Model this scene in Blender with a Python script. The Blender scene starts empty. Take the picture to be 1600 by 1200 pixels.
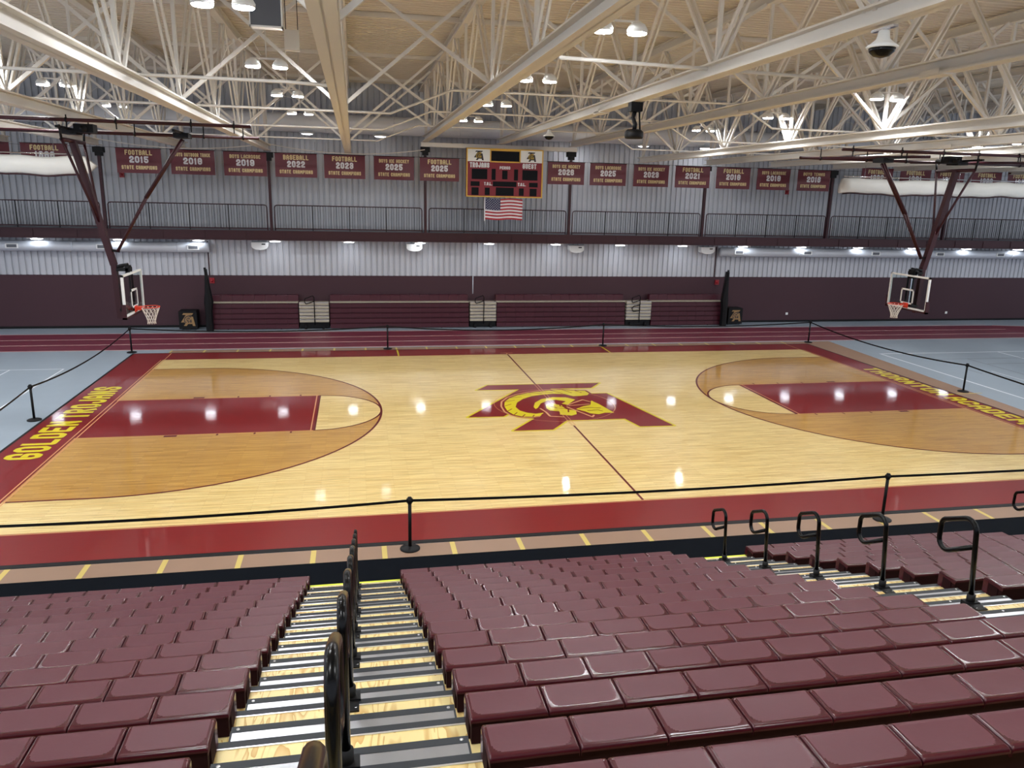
import bpy, math, random
from mathutils import Vector, Matrix
random.seed(7)
scene = bpy.context.scene
COL = scene.collection

# ------------------------------------------------------------------ camera
CAM = Vector((-5.7892, -22.1062, 6.1919))
cr = Vector((0.98105926, -0.19230984, 0.02323068))
cu = Vector((0.02345361, 0.23697071, 0.97123365))
cf = Vector((0.19228278, 0.95229292, -0.23699267))
cam_d = bpy.data.cameras.new('camera')
cam_d.sensor_width = 36.0
cam_d.lens = 1217.15 / 1600 * 36
cam_d.clip_end = 300
cam = bpy.data.objects.new('camera', cam_d)
COL.objects.link(cam)
m = Matrix.Identity(4)
for i in range(3):
    m[i][0] = cr[i]; m[i][1] = cu[i]; m[i][2] = -cf[i]; m[i][3] = CAM[i]
cam.matrix_world = m
scene.camera = cam

# ------------------------------------------------------------------ world and exposure
world = bpy.data.worlds.new('world')
scene.world = world
world.use_nodes = True
world.node_tree.nodes['Background'].inputs[0].default_value = (0.80, 0.86, 1.0, 1)
world.node_tree.nodes['Background'].inputs[1].default_value = 1.05
scene.view_settings.view_transform = 'Standard'
scene.view_settings.look = 'None'
scene.view_settings.exposure = 0.2
scene.view_settings.gamma = 1.0
scene.view_settings.use_curve_mapping = False
LAMP = 300.0       # emission strength of the high bay lenses
LOWLAMP = 11.0     # emission strength of the panels under the balcony

# ------------------------------------------------------------------ materials
def lin(c):
    return tuple((v / 12.92 if v <= 0.04045 else ((v + 0.055) / 1.055) ** 2.4) for v in (x / 255.0 for x in c))

MATS = {}
def mat(name, rgb, rough=0.5, metal=0.0, spec=0.5, coat=0.0, coat_rough=0.1, emit=0.0, noise=0.0, nscale=4.0, bump=0.0, bscale=40.0):
    if name in MATS: return MATS[name]
    M = bpy.data.materials.new(name)
    M.use_nodes = True
    nt = M.node_tree
    b = nt.nodes['Principled BSDF']
    c = lin(rgb) + (1,)
    b.inputs['Base Color'].default_value = c
    b.inputs['Roughness'].default_value = rough
    b.inputs['Metallic'].default_value = metal
    b.inputs['Specular IOR Level'].default_value = spec
    b.inputs['Coat Weight'].default_value = coat
    b.inputs['Coat Roughness'].default_value = coat_rough
    if emit:
        b.inputs['Emission Color'].default_value = c
        b.inputs['Emission Strength'].default_value = emit
    tc = nt.nodes.new('ShaderNodeTexCoord')
    if noise:
        n = nt.nodes.new('ShaderNodeTexNoise'); n.inputs['Scale'].default_value = nscale; n.inputs['Detail'].default_value = 4
        nt.links.new(tc.outputs['Object'], n.inputs['Vector'])
        mx = nt.nodes.new('ShaderNodeMix'); mx.data_type = 'RGBA'
        mx.inputs[6].default_value = tuple(v * (1 - noise) for v in c[:3]) + (1,)
        mx.inputs[7].default_value = tuple(min(1, v * (1 + noise)) for v in c[:3]) + (1,)
        nt.links.new(n.outputs['Fac'], mx.inputs[0])
        nt.links.new(mx.outputs[2], b.inputs['Base Color'])
    if bump:
        n = nt.nodes.new('ShaderNodeTexNoise'); n.inputs['Scale'].default_value = bscale
        nt.links.new(tc.outputs['Object'], n.inputs['Vector'])
        bp = nt.nodes.new('ShaderNodeBump'); bp.inputs['Strength'].default_value = bump; bp.inputs['Distance'].default_value = 0.01
        nt.links.new(n.outputs['Fac'], bp.inputs['Height'])
        nt.links.new(bp.outputs['Normal'], b.inputs['Normal'])
    MATS[name] = M
    return M

def wood_mat(name, c1, c2, dark, rough=0.32):
    M = bpy.data.materials.new(name); M.use_nodes = True
    nt = M.node_tree; b = nt.nodes['Principled BSDF']
    tc = nt.nodes.new('ShaderNodeTexCoord')
    br = nt.nodes.new('ShaderNodeTexBrick')
    br.inputs['Color1'].default_value = lin(c1) + (1,)
    br.inputs['Color2'].default_value = lin(c2) + (1,)
    br.inputs['Mortar'].default_value = lin(dark) + (1,)
    br.inputs['Scale'].default_value = 1.0
    br.inputs['Mortar Size'].default_value = 0.0016
    br.inputs['Bias'].default_value = -0.05
    br.inputs['Brick Width'].default_value = 0.95
    br.inputs['Row Height'].default_value = 0.057
    br.offset_frequency = 2; br.offset = 0.37; br.squash = 1.0
    nt.links.new(tc.outputs['Object'], br.inputs['Vector'])
    mp = nt.nodes.new('ShaderNodeMapping'); mp.inputs['Scale'].default_value = (0.45, 9.0, 1)
    nt.links.new(tc.outputs['Object'], mp.inputs['Vector'])
    n = nt.nodes.new('ShaderNodeTexNoise'); n.inputs['Scale'].default_value = 2.2; n.inputs['Detail'].default_value = 5; n.inputs['Roughness'].default_value = 0.65
    nt.links.new(mp.outputs['Vector'], n.inputs['Vector'])
    rp = nt.nodes.new('ShaderNodeValToRGB')
    rp.color_ramp.elements[0].position = 0.33; rp.color_ramp.elements[0].color = (0.72, 0.65, 0.53, 1)
    rp.color_ramp.elements[1].position = 0.56; rp.color_ramp.elements[1].color = (1.04, 1.03, 1.02, 1)
    nt.links.new(n.outputs['Fac'], rp.inputs['Fac'])
    mx = nt.nodes.new('ShaderNodeMix'); mx.data_type = 'RGBA'; mx.blend_type = 'MULTIPLY'; mx.inputs[0].default_value = 1
    nt.links.new(br.outputs['Color'], mx.inputs[6]); nt.links.new(rp.outputs['Color'], mx.inputs[7])
    nt.links.new(mx.outputs[2], b.inputs['Base Color'])
    b.inputs['Roughness'].default_value = rough
    b.inputs['Coat Weight'].default_value = 0.9
    b.inputs['Coat Roughness'].default_value = 0.05
    court_bump(nt, b, tc)
    MATS[name] = M
    return M

def court_bump(nt, b, tc):
    mp = nt.nodes.new('ShaderNodeMapping'); mp.inputs['Scale'].default_value = (0.8, 6.0, 1)
    nt.links.new(tc.outputs['Object'], mp.inputs['Vector'])
    n = nt.nodes.new('ShaderNodeTexNoise'); n.inputs['Scale'].default_value = 2.5; n.inputs['Detail'].default_value = 2
    nt.links.new(mp.outputs['Vector'], n.inputs['Vector'])
    bp = nt.nodes.new('ShaderNodeBump'); bp.inputs['Strength'].default_value = 0.12; bp.inputs['Distance'].default_value = 0.006
    nt.links.new(n.outputs['Fac'], bp.inputs['Height'])
    nt.links.new(bp.outputs['Normal'], b.inputs['Coat Normal'])
    nt.links.new(bp.outputs['Normal'], b.inputs['Normal'])

def paint_mat(name, rgb, rough=0.4):
    M = mat(name, rgb, rough=rough, spec=0.15, coat=0.75, coat_rough=0.05)
    nt = M.node_tree; b = nt.nodes['Principled BSDF']
    tc = [n for n in nt.nodes if n.type == 'TEX_COORD'][0]
    court_bump(nt, b, tc)
    return M

def ply_mat():
    M = bpy.data.materials.new('plywood'); M.use_nodes = True
    nt = M.node_tree; b = nt.nodes['Principled BSDF']
    tc = nt.nodes.new('ShaderNodeTexCoord')
    mp = nt.nodes.new('ShaderNodeMapping'); mp.inputs['Scale'].default_value = (7.0, 1.6, 1)
    nt.links.new(tc.outputs['Object'], mp.inputs['Vector'])
    w = nt.nodes.new('ShaderNodeTexNoise'); w.inputs['Scale'].default_value = 1.1; w.inputs['Detail'].default_value = 1.5; w.inputs['Distortion'].default_value = 1.2
    nt.links.new(mp.outputs['Vector'], w.inputs['Vector'])
    mt = nt.nodes.new('ShaderNodeMath'); mt.operation = 'MULTIPLY'; mt.inputs[1].default_value = 5.0
    fr = nt.nodes.new('ShaderNodeMath'); fr.operation = 'FRACT'
    nt.links.new(w.outputs['Fac'], mt.inputs[0]); nt.links.new(mt.outputs[0], fr.inputs[0])
    rp = nt.nodes.new('ShaderNodeValToRGB')
    e = rp.color_ramp.elements
    e[0].position = 0.0; e[0].color = lin((236, 214, 150)) + (1,)
    e[1].position = 1.0; e[1].color = lin((205, 160, 88)) + (1,)
    x = e.new(0.55); x.color = lin((238, 216, 150)) + (1,)
    nt.links.new(fr.outputs[0], rp.inputs['Fac'])
    nt.links.new(rp.outputs['Color'], b.inputs['Base Color'])
    b.inputs['Roughness'].default_value = 0.42
    MATS['plywood'] = M
    return M

WOOD = wood_mat('light_maple', (252, 227, 156), (238, 205, 130), (176, 136, 80))
WOOD_D = wood_mat('amber_maple', (214, 166, 80), (192, 142, 58), (136, 98, 46))
PLY = ply_mat()
RED = paint_mat('court_red', (126, 19, 19))
MAROON_LINE = paint_mat('court_maroon_line', (104, 26, 28))
GOLDP = paint_mat('court_gold', (222, 204, 28))
TANP = paint_mat('court_tan_line', (222, 160, 110))
FLOOR = mat('rubber_grey', (150, 163, 174), rough=0.38, noise=0.05, nscale=1.5)
TRACK = mat('rubber_maroon', (112, 40, 58), rough=0.42, noise=0.06, nscale=3)
TAN = mat('rubber_tan', (146, 116, 94), rough=0.5, noise=0.06, nscale=2)
YTICK = mat('yellow_tick', (205, 182, 98), rough=0.5)
WLINE = mat('white_line', (232, 236, 240), rough=0.5)
PLINE = mat('pale_line', (222, 182, 176), rough=0.5)
BLINE = mat('slate_line', (112, 112, 122), rough=0.5)
BLACKMAT = mat('black_rubber', (12, 16, 22), rough=0.85, spec=0.05, noise=0.15, nscale=3)
BLACK = mat('gloss_black', (3, 3, 4), rough=0.25, spec=0.22)
BLACKM = mat('matte_black', (11, 11, 13), rough=0.55, spec=0.25)
SEAT = mat('maroon_plastic', (70, 20, 28), rough=0.22, spec=0.5)
SEATS = mat('maroon_plastic_side', (66, 20, 28), rough=0.6, spec=0.25)
SEATF = mat('maroon_plastic_textured', (88, 40, 49), rough=0.45, spec=0.42, bump=0.08, bscale=16)
SEATD = mat('dark_maroon_steel', (36, 12, 16), rough=0.8, spec=0.12)
FOLD = mat('folded_seat_maroon', (70, 18, 34), rough=0.45)
STRIP = mat('charcoal_strip', (44, 48, 52), rough=0.55, spec=0.3)
ALU = mat('aluminium_tread', (176, 178, 182), rough=0.3, metal=0.75, noise=0.08, nscale=6)
ALUE = mat('bright_aluminium', (225, 225, 225), rough=0.3, metal=0.8)
YNOSE = mat('safety_yellow', (220, 232, 60), rough=0.5)
WALLG = mat('grey_corrugated_steel', (190, 193, 199), rough=0.5, noise=0.05, nscale=0.6)
WALLM = mat('dark_maroon_wall', (60, 28, 38), rough=0.6, noise=0.06, nscale=1)
MSTEEL = mat('maroon_steel', (54, 17, 25), rough=0.45, spec=0.35)
CREAM = mat('cream_steel', (220, 216, 208), rough=0.5)
DECK = mat('cream_roof_deck', (216, 208, 194), rough=0.6)
DUCT = mat('white_duct', (238, 240, 242), rough=0.4)
DUCTG = mat('pale_grey_duct', (200, 206, 214), rough=0.35)
WHITE = mat('white_paint', (236, 238, 236), rough=0.45)
DARKG = mat('register_grey', (96, 100, 106), rough=0.6)
BANNER = mat('banner_maroon', (96, 20, 34), rough=0.42, noise=0.1, nscale=1.2)
BGOLD = mat('banner_gold', (222, 202, 150), rough=0.6)
BWHITE = mat('banner_white', (226, 226, 230), rough=0.6)
SCORE = mat('score_red', (130, 24, 40), rough=0.5)
SCOREY = mat('score_gold_frame', (226, 182, 72), rough=0.5)
LED = mat('unlit_led_panel', (9, 11, 17), rough=0.5, spec=0.15)
LOGOGOLD = mat('logo_gold', (190, 158, 40), rough=0.5)
LOGODARK = mat('logo_dark', (50, 44, 48), rough=0.5)
BRONZE = mat('logo_bronze', (150, 118, 74), rough=0.5)
NAVY = mat('flag_navy', (34, 42, 84), rough=0.6)
FRED = mat('flag_red', (170, 34, 50), rough=0.6)
ORANGE = mat('rim_orange', (226, 62, 28), rough=0.35)
NET = mat('net_white', (236, 232, 224), rough=0.7)
CLOTH = mat('white_vinyl', (232, 230, 222), rough=0.45, noise=0.05, nscale=2)
TREADTAN = mat('folded_tread_tan', (178, 170, 150), rough=0.5)
PANELG = mat('panel_grey', (92, 96, 104), rough=0.5)
ALARM = mat('alarm_red', (150, 22, 34), rough=0.4)
LENS = mat('lamp_lens', (250, 252, 255), emit=LAMP)
LOWLENS = mat('balcony_lens', (240, 246, 255), emit=LOWLAMP)
DLENS2 = mat('duct_lamp_lens_bright', (245, 246, 250), emit=45.0)
DLENS = mat('duct_lamp_lens', (245, 246, 250), emit=9.0)
CHROME = mat('chrome', (200, 200, 205), rough=0.15, metal=1.0)
def glass():
    M = bpy.data.materials.new('backboard_glass'); M.use_nodes = True
    b = M.node_tree.nodes['Principled BSDF']
    b.inputs['Base Color'].default_value = (0.82, 0.9, 0.88, 1); b.inputs['Roughness'].default_value = 0.02
    b.inputs['Transmission Weight'].default_value = 1.0; b.inputs['IOR'].default_value = 1.1
    return M
GLASS = glass()

# ------------------------------------------------------------------ mesh helpers
class MB:
    def __init__(s): s.v = []; s.f = []; s.mi = []; s.mats = []; s.sm = []
    def _m(s, M):
        if M not in s.mats: s.mats.append(M)
        return s.mats.index(M)
    def add(s, vs, fs, M=None, smooth=False):
        o = len(s.v); s.v += [tuple(p) for p in vs]
        k = s._m(M) if M else 0
        for f in fs: s.f.append(tuple(o + i for i in f)); s.mi.append(k); s.sm.append(smooth)
        return s
    def box(s, x0, y0, z0, x1, y1, z1, M=None):
        v = [(x0, y0, z0), (x1, y0, z0), (x1, y1, z0), (x0, y1, z0), (x0, y0, z1), (x1, y0, z1), (x1, y1, z1), (x0, y1, z1)]
        return s.add(v, [(0, 3, 2, 1), (4, 5, 6, 7), (0, 1, 5, 4), (1, 2, 6, 5), (2, 3, 7, 6), (3, 0, 4, 7)], M)
    def bevbox(s, x0, y0, z0, x1, y1, z1, b, M=None):
        # box with chamfered top edges
        v = [(x0, y0, z0), (x1, y0, z0), (x1, y1, z0), (x0, y1, z0),
             (x0, y0, z1 - b), (x1, y0, z1 - b), (x1, y1, z1 - b), (x0, y1, z1 - b),
             (x0 + b, y0 + b, z1), (x1 - b, y0 + b, z1), (x1 - b, y1 - b, z1), (x0 + b, y1 - b, z1)]
        f = [(0, 3, 2, 1), (8, 9, 10, 11)]
        for i in range(4):
            j = (i + 1) % 4
            f += [(i, j, 4 + j, 4 + i), (4 + i, 4 + j, 8 + j, 8 + i)]
        return s.add(v, f, M)
    def tube(s, pts, r, n=10, M=None, cap=True, closed=False):
        pts = [Vector(p) for p in pts]
        N = len(pts); rings = []
        up = None
        for i, p in enumerate(pts):
            if closed: d = (pts[(i + 1) % N] - pts[i - 1]).normalized()
            elif i == 0: d = (pts[1] - p).normalized()
            elif i == N - 1: d = (p - pts[-2]).normalized()
            else: d = ((pts[i + 1] - p).normalized() + (p - pts[i - 1]).normalized()).normalized()
            if up is None:
                a = Vector((0, 0, 1)) if abs(d.z) < 0.9 else Vector((1, 0, 0))
                up = (a - d * a.dot(d)).normalized()
            else:
                up = (up - d * up.dot(d))
                up = up.normalized() if up.length > 1e-6 else Vector((1, 0, 0))
            sd = d.cross(up)
            rr = r[i] if isinstance(r, (list, tuple)) else r
            rings.append([p + (up * math.cos(t) + sd * math.sin(t)) * rr for t in (2 * math.pi * k / n for k in range(n))])
        v = [q for R in rings for q in R]; f = []
        for i in range(N if closed else N - 1):
            j = (i + 1) % N
            for k in range(n):
                l = (k + 1) % n
                f.append((i * n + k, j * n + k, j * n + l, i * n + l))
        if cap and not closed:
            f.append(tuple(range(n))); f.append(tuple((N - 1) * n + k for k in reversed(range(n))))
        return s.add(v, f, M, True)
    def bar(s, a, b, w, h=None, M=None):
        # rectangular bar between two points; w sideways, h upward
        a = Vector(a); b = Vector(b); h = h or w
        d = (b - a).normalized()
        up = Vector((0, 0, 1)) if abs(d.z) < 0.95 else Vector((0, 1, 0))
        sd = d.cross(up).normalized(); up = sd.cross(d)
        v = []
        for p in (a, b):
            for i, j in ((-1, -1), (1, -1), (1, 1), (-1, 1)): v.append(p + sd * (i * w / 2) + up * (j * h / 2))
        return s.add(v, [(0, 1, 2, 3), (7, 6, 5, 4), (0, 4, 5, 1), (1, 5, 6, 2), (2, 6, 7, 3), (3, 7, 4, 0)], M)
    def cyl(s, c, r, h, n=20, M=None, r2=None):
        r2 = r if r2 is None else r2
        return s.tube([(c[0], c[1], c[2]), (c[0], c[1], c[2] + h)], [r, r2], n, M)
    def lathe(s, c, prof, n=20, M=None):
        v = []; f = []
        for r, z in prof:
            for k in range(n):
                t = 2 * math.pi * k / n; v.append((c[0] + r * math.cos(t), c[1] + r * math.sin(t), c[2] + z))
        for i in range(len(prof) - 1):
            for k in range(n):
                l = (k + 1) % n; f.append((i * n + k, i * n + l, (i + 1) * n + l, (i + 1) * n + k))
        f.append(tuple(reversed(range(n)))); f.append(tuple((len(prof) - 1) * n + k for k in range(n)))
        return s.add(v, f, M, True)
    def poly(s, pts, P, M=None):
        # flat polygon (may be concave) mapped by P(u, v)
        from mathutils.geometry import tessellate_polygon
        tri = tessellate_polygon([[Vector((p[0], p[1], 0)) for p in pts]])
        ar = sum(pts[i][0] * pts[(i + 1) % len(pts)][1] - pts[(i + 1) % len(pts)][0] * pts[i][1] for i in range(len(pts)))
        fs = []
        for t in tri:
            a, b, c = (pts[i] for i in t)
            cr_ = (b[0] - a[0]) * (c[1] - a[1]) - (b[1] - a[1]) * (c[0] - a[0])
            fs.append(tuple(t) if cr_ > 0 else (t[0], t[2], t[1]))
        return s.add([P(*p) for p in pts], fs, M)
    def stroke(s, pts, w, P, M=None, closed=False, n=8):
        # painted stroke of width w along a polyline
        if closed: pts = list(pts) + [pts[0]]
        O = Vector(P(0, 0)); nrm = (Vector(P(.001, 0)) - O).cross(Vector(P(0, .001)) - O).normalized()
        P0 = P; s.k = getattr(s, 'k', 0)
        def P(x, y): return tuple(Vector(P0(x, y)) + nrm * (.00005 * (s.k % 16)))
        for (a, b) in zip(pts[:-1], pts[1:]):
            dx, dy = b[0] - a[0], b[1] - a[1]; L = math.hypot(dx, dy)
            if L < 1e-9: continue
            dx, dy = dx / L * w / 2, dy / L * w / 2
            e = 0.0
            q = [(a[0] - dx * e + dy, a[1] - dy * e - dx), (b[0] + dx * e + dy, b[1] + dy * e - dx), (b[0] + dx * e - dy, b[1] + dy * e + dx), (a[0] - dx * e - dy, a[1] - dy * e + dx)]
            s.add([P(*p) for p in q], [(0, 1, 2, 3)], M); s.k += 1
        for p in pts[1:-1] if not closed else pts:
            c = [(p[0] + w / 2 * math.cos(2 * math.pi * k / n + math.pi / n), p[1] + w / 2 * math.sin(2 * math.pi * k / n + math.pi / n)) for k in range(n)]
            s.add([P(*t) for t in c], [tuple(range(n))], M); s.k += 1
        return s
    def mesh(s, name):
        me = bpy.data.meshes.new(name)
        me.from_pydata(s.v, [], s.f)
        for M in s.mats: me.materials.append(M)
        if s.f:
            me.polygons.foreach_set('material_index', s.mi)
            me.polygons.foreach_set('use_smooth', s.sm)
        me.update()
        return me
    def obj(s, name, M=None, parent=None, loc=None):
        if M is not None and not s.mats: s.mats = [M]
        o = bpy.data.objects.new(name, s.mesh(name)); COL.objects.link(o)
        if parent: o.parent = parent
        if loc: o.location = loc
        if any(s.sm) and not all(s.sm): pass
        return o

def tag(o, label=None, cat=None, group=None, kind=None):
    if label: o['label'] = label
    if cat: o['category'] = cat
    if group: o['group'] = group
    if kind: o['kind'] = kind
    return o
def empty(name, loc=(0, 0, 0), label=None, cat=None, group=None):
    o = bpy.data.objects.new(name, None); o.empty_display_size = 0.1; COL.objects.link(o); o.location = loc
    return tag(o, label, cat, group)
def structure(o): o['kind'] = 'structure'; return o
def share(name, me, parent=None, loc=None):
    o = bpy.data.objects.new(name, me); COL.objects.link(o)
    if parent: o.parent = parent
    if loc: o.location = loc
    return o
def copy_tree(o, parent=None):
    c = o.copy(); COL.objects.link(c)
    if parent: c.parent = parent
    for ch in [x for x in o.children]:
        copy_tree(ch, c)
    return c
ORD = ['zeroth', 'first', 'second', 'third', 'fourth', 'fifth', 'sixth', 'seventh', 'eighth', 'ninth', 'tenth', 'eleventh', 'twelfth', 'thirteenth', 'fourteenth', 'fifteenth', 'sixteenth', 'seventeenth', 'eighteenth']

# ------------------------------------------------------------------ block lettering
c_ = .26; d_ = .16
OO = [(c_, 0), (1 - c_, 0), (1, d_), (1, 1 - d_), (1 - c_, 1), (c_, 1), (0, 1 - d_), (0, d_), (c_, 0)]
GL = {
 'A': [[(0, 0), (0, .75), (.3, 1), (.7, 1), (1, .75), (1, 0)], [(0, .42), (1, .42)]],
 'B': [[(0, 0), (0, 1), (.74, 1), (1, .88), (1, .64), (.8, .52), (0, .52)], [(.8, .52), (1, .4), (1, .12), (.74, 0), (0, 0)]],
 'C': [[(1, .72), (1, 1 - d_), (1 - c_, 1), (c_, 1), (0, 1 - d_), (0, d_), (c_, 0), (1 - c_, 0), (1, d_), (1, .28)]],
 'D': [[(0, 0), (0, 1), (1 - c_, 1), (1, 1 - d_), (1, d_), (1 - c_, 0), (0, 0)]],
 'E': [[(1, 1), (0, 1), (0, 0), (1, 0)], [(0, .52), (.8, .52)]],
 'F': [[(1, 1), (0, 1), (0, 0)], [(0, .5), (.8, .5)]],
 'G': [[(1, .74), (1, 1 - d_), (1 - c_, 1), (c_, 1), (0, 1 - d_), (0, d_), (c_, 0), (1 - c_, 0), (1, d_), (1, .46), (.55, .46)]],
 'H': [[(0, 0), (0, 1)], [(1, 0), (1, 1)], [(0, .5), (1, .5)]],
 'I': [[(.5, 0), (.5, 1)]],
 'J': [[(1, 1), (1, d_), (1 - c_, 0), (c_, 0), (0, d_), (0, .3)]],
 'K': [[(0, 0), (0, 1)], [(1, 1), (.15, .45)], [(.35, .55), (1, 0)]],
 'L': [[(0, 1), (0, 0), (1, 0)]],
 'M': [[(0, 0), (0, 1), (.5, .4), (1, 1), (1, 0)]],
 'N': [[(0, 0), (0, 1), (1, 0), (1, 1)]],
 'O': [OO],
 'P': [[(0, 0), (0, 1), (1 - c_, 1), (1, 1 - d_), (1, .6), (1 - c_, .44), (0, .44)]],
 'R': [[(0, 0), (0, 1), (1 - c_, 1), (1, 1 - d_), (1, .62), (1 - c_, .48), (0, .48)], [(.5, .48), (1, 0)]],
 'S': [[(1, .76), (1, 1 - d_), (1 - c_, 1), (c_, 1), (0, 1 - d_), (0, .64), (c_, .53), (1 - c_, .47), (1, .36), (1, d_), (1 - c_, 0), (c_, 0), (0, d_), (0, .24)]],
 'T': [[(0, 1), (1, 1)], [(.5, 1), (.5, 0)]],
 'U': [[(0, 1), (0, d_), (c_, 0), (1 - c_, 0), (1, d_), (1, 1)]],
 'Y': [[(0, 1), (.5, .5), (1, 1)], [(.5, .5), (.5, 0)]],
 '0': [OO],
 '1': [[(.2, .82), (.5, 1), (.5, 0)]],
 '2': [[(0, .76), (0, 1 - d_), (c_, 1), (1 - c_, 1), (1, 1 - d_), (1, .62), (0, .2), (0, 0), (1, 0)]],
 '3': [[(0, .8), (0, 1 - d_), (c_, 1), (1 - c_, 1), (1, 1 - d_), (1, .64), (.75, .52), (.3, .52)], [(.75, .52), (1, .38), (1, d_), (1 - c_, 0), (c_, 0), (0, d_), (0, .22)]],
 '5': [[(1, 1), (0, 1), (0, .58), (.74, .58), (1, .42), (1, d_), (1 - c_, 0), (c_, 0), (0, d_), (0, .2)]],
 '6': [[(1, .8), (1, 1 - d_), (1 - c_, 1), (c_, 1), (0, 1 - d_), (0, d_), (c_, 0), (1 - c_, 0), (1, d_), (1, .42), (1 - c_, .54), (0, .54)]],
 '8': [OO, [(0, .52), (1, .52)]],
 '9': [[(0, .2), (0, d_), (c_, 0), (1 - c_, 0), (1, d_), (1, 1 - d_), (1 - c_, 1), (c_, 1), (0, 1 - d_), (0, .6), (c_, .46), (1, .46)]],
 '.': [[(.3, 0), (.7, 0)]],
}
def text_into(mb, s, width, h, t, P, M, gap=0.22, center=True):
    """lettering of cap height h and stroke t, fitted to width, mapped by P(u, v); u from -width/2"""
    units = []; tot = 0
    for ch in s:
        w = {'I': .35, ' ': .55, '.': .28, 'M': 1.25, '1': .6}.get(ch, 1.0)
        units.append((ch, tot, w)); tot += w + gap
    tot -= gap; k = width / tot
    x0 = -width / 2 if center else 0
    for ch, a, w in units:
        if ch == ' ': continue
        W = w * k
        for line in GL[ch]:
            pts = [(x0 + a * k + t / 2 + u * max(W - t, 0), t / 2 + v * (h - t)) for u, v in line]
            cl = pts[0] == pts[-1]
            if not cl and len(pts) >= 2:
                def ext(p, q):
                    L = math.hypot(p[0] - q[0], p[1] - q[1]) or 1
                    return (p[0] + (p[0] - q[0]) / L * t / 2 * .98, p[1] + (p[1] - q[1]) / L * t / 2 * .98)
                pts = [ext(pts[0], pts[1])] + pts[1:-1] + [ext(pts[-1], pts[-2])]
            mb.stroke(pts[:-1] if cl else pts, t, P, M, closed=cl)

def words_on(parent, name, s, width, h, t, P, M, gap=.22):
    # each word of a line of lettering becomes a part of its own
    wt = lambda w_: sum({'I': .35, 'M': 1.25, '1': .6}.get(ch, 1.0) + gap for ch in w_) - gap
    ws = s.split(' '); tot = sum(wt(w_) for w_ in ws) + (len(ws) - 1) * (.55 + 2 * gap) ; k = width / tot; x = -width / 2
    for w_ in ws:
        ww = wt(w_) * k; mid = x + ww / 2; mb = MB()
        text_into(mb, w_, ww, h, t, lambda u, v, mid=mid: P(u + mid, v), M, gap)
        mb.obj(name, None, parent); x += ww + (.55 + 2 * gap) * k

# the TA emblem with the helmet, in metres as it lies on the floor
SIL = [(-2.082, 1.986), (-1.625, 2.62), (2.218, 2.585), (1.739, 1.925), (0.341, 1.93), (0.576, 1.336), (1.516, 1.183), (2.034, 1.185), (2.804, -2.533), (1.816, -2.514), (1.649, -1.726), (-0.07, -1.703), (-0.672, -2.518), (-1.761, -2.494), (-0.943, -1.414), (-1.362, -1.219), (-1.523, -0.749), (-1.766, -1.099), (-2.79, -1.07), (-0.689, 1.958)]
PLUME = [(1.451, 1.208), (1.407, 1.552), (1.087, 1.623), (0.687, 1.76), (0.286, 1.705), (-0.123, 1.596), (-0.488, 1.447), (-0.862, 1.229), (-1.202, 0.908), (-1.448, 0.451), (-1.551, -0.036), (-1.556, -0.591), (-1.442, -0.986), (-1.23, -1.19), (-0.946, -1.237), (-0.671, -1.149), (-0.539, -0.86), (-0.793, -0.939), (-1.021, -0.806), (-1.183, -0.555), (-1.232, -0.152), (-1.091, 0.328), (-0.828, 0.728), (-0.483, 1.045), (-0.123, 1.188), (0.275, 1.275), (0.636, 1.201), (0.84, 0.906), (1.08, 0.917), (1.341, 0.998)]
CRES = [(-0.695, -0.211), (-0.542, 0.268), (-0.246, 0.666), (0.169, 0.851), (0.574, 0.79), (0.793, 0.485), (0.386, -0.084), (0.244, 0.065), (0.451, 0.331), (0.182, 0.533), (-0.115, 0.444), (-0.385, 0.167), (-0.583, -0.304), (-0.683, -0.453)]
CHEEK = [(-0.271, -0.012), (-0.012, 0.126), (0.189, -0.145), (0.215, -0.553), (0.473, -0.74), (0.389, -1.118), (0.202, -1.248), (-0.105, -1.108), (-0.037, -0.761), (-0.294, -0.654), (-0.344, -0.411)]
FACE = [(0.516, -0.586), (0.823, -0.297), (1.089, -0.161), (1.26, 0.33), (1.379, -0.109), (1.536, -1.094), (1.259, -1.062), (1.042, -1.192), (0.811, -1.089), (0.708, -0.845)]
LINES = [[(0.351, -0.13), (1.014, 0.444), (1.187, 0.166)], [(0.329, -0.21), (1.091, -0.077)], [(0.3, -0.321), (0.764, -1.462), (0.872, -1.249)], [(-0.537, -0.39), (-0.458, -0.792), (-0.44, -1.25), (-0.045, -1.369)]]
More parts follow.
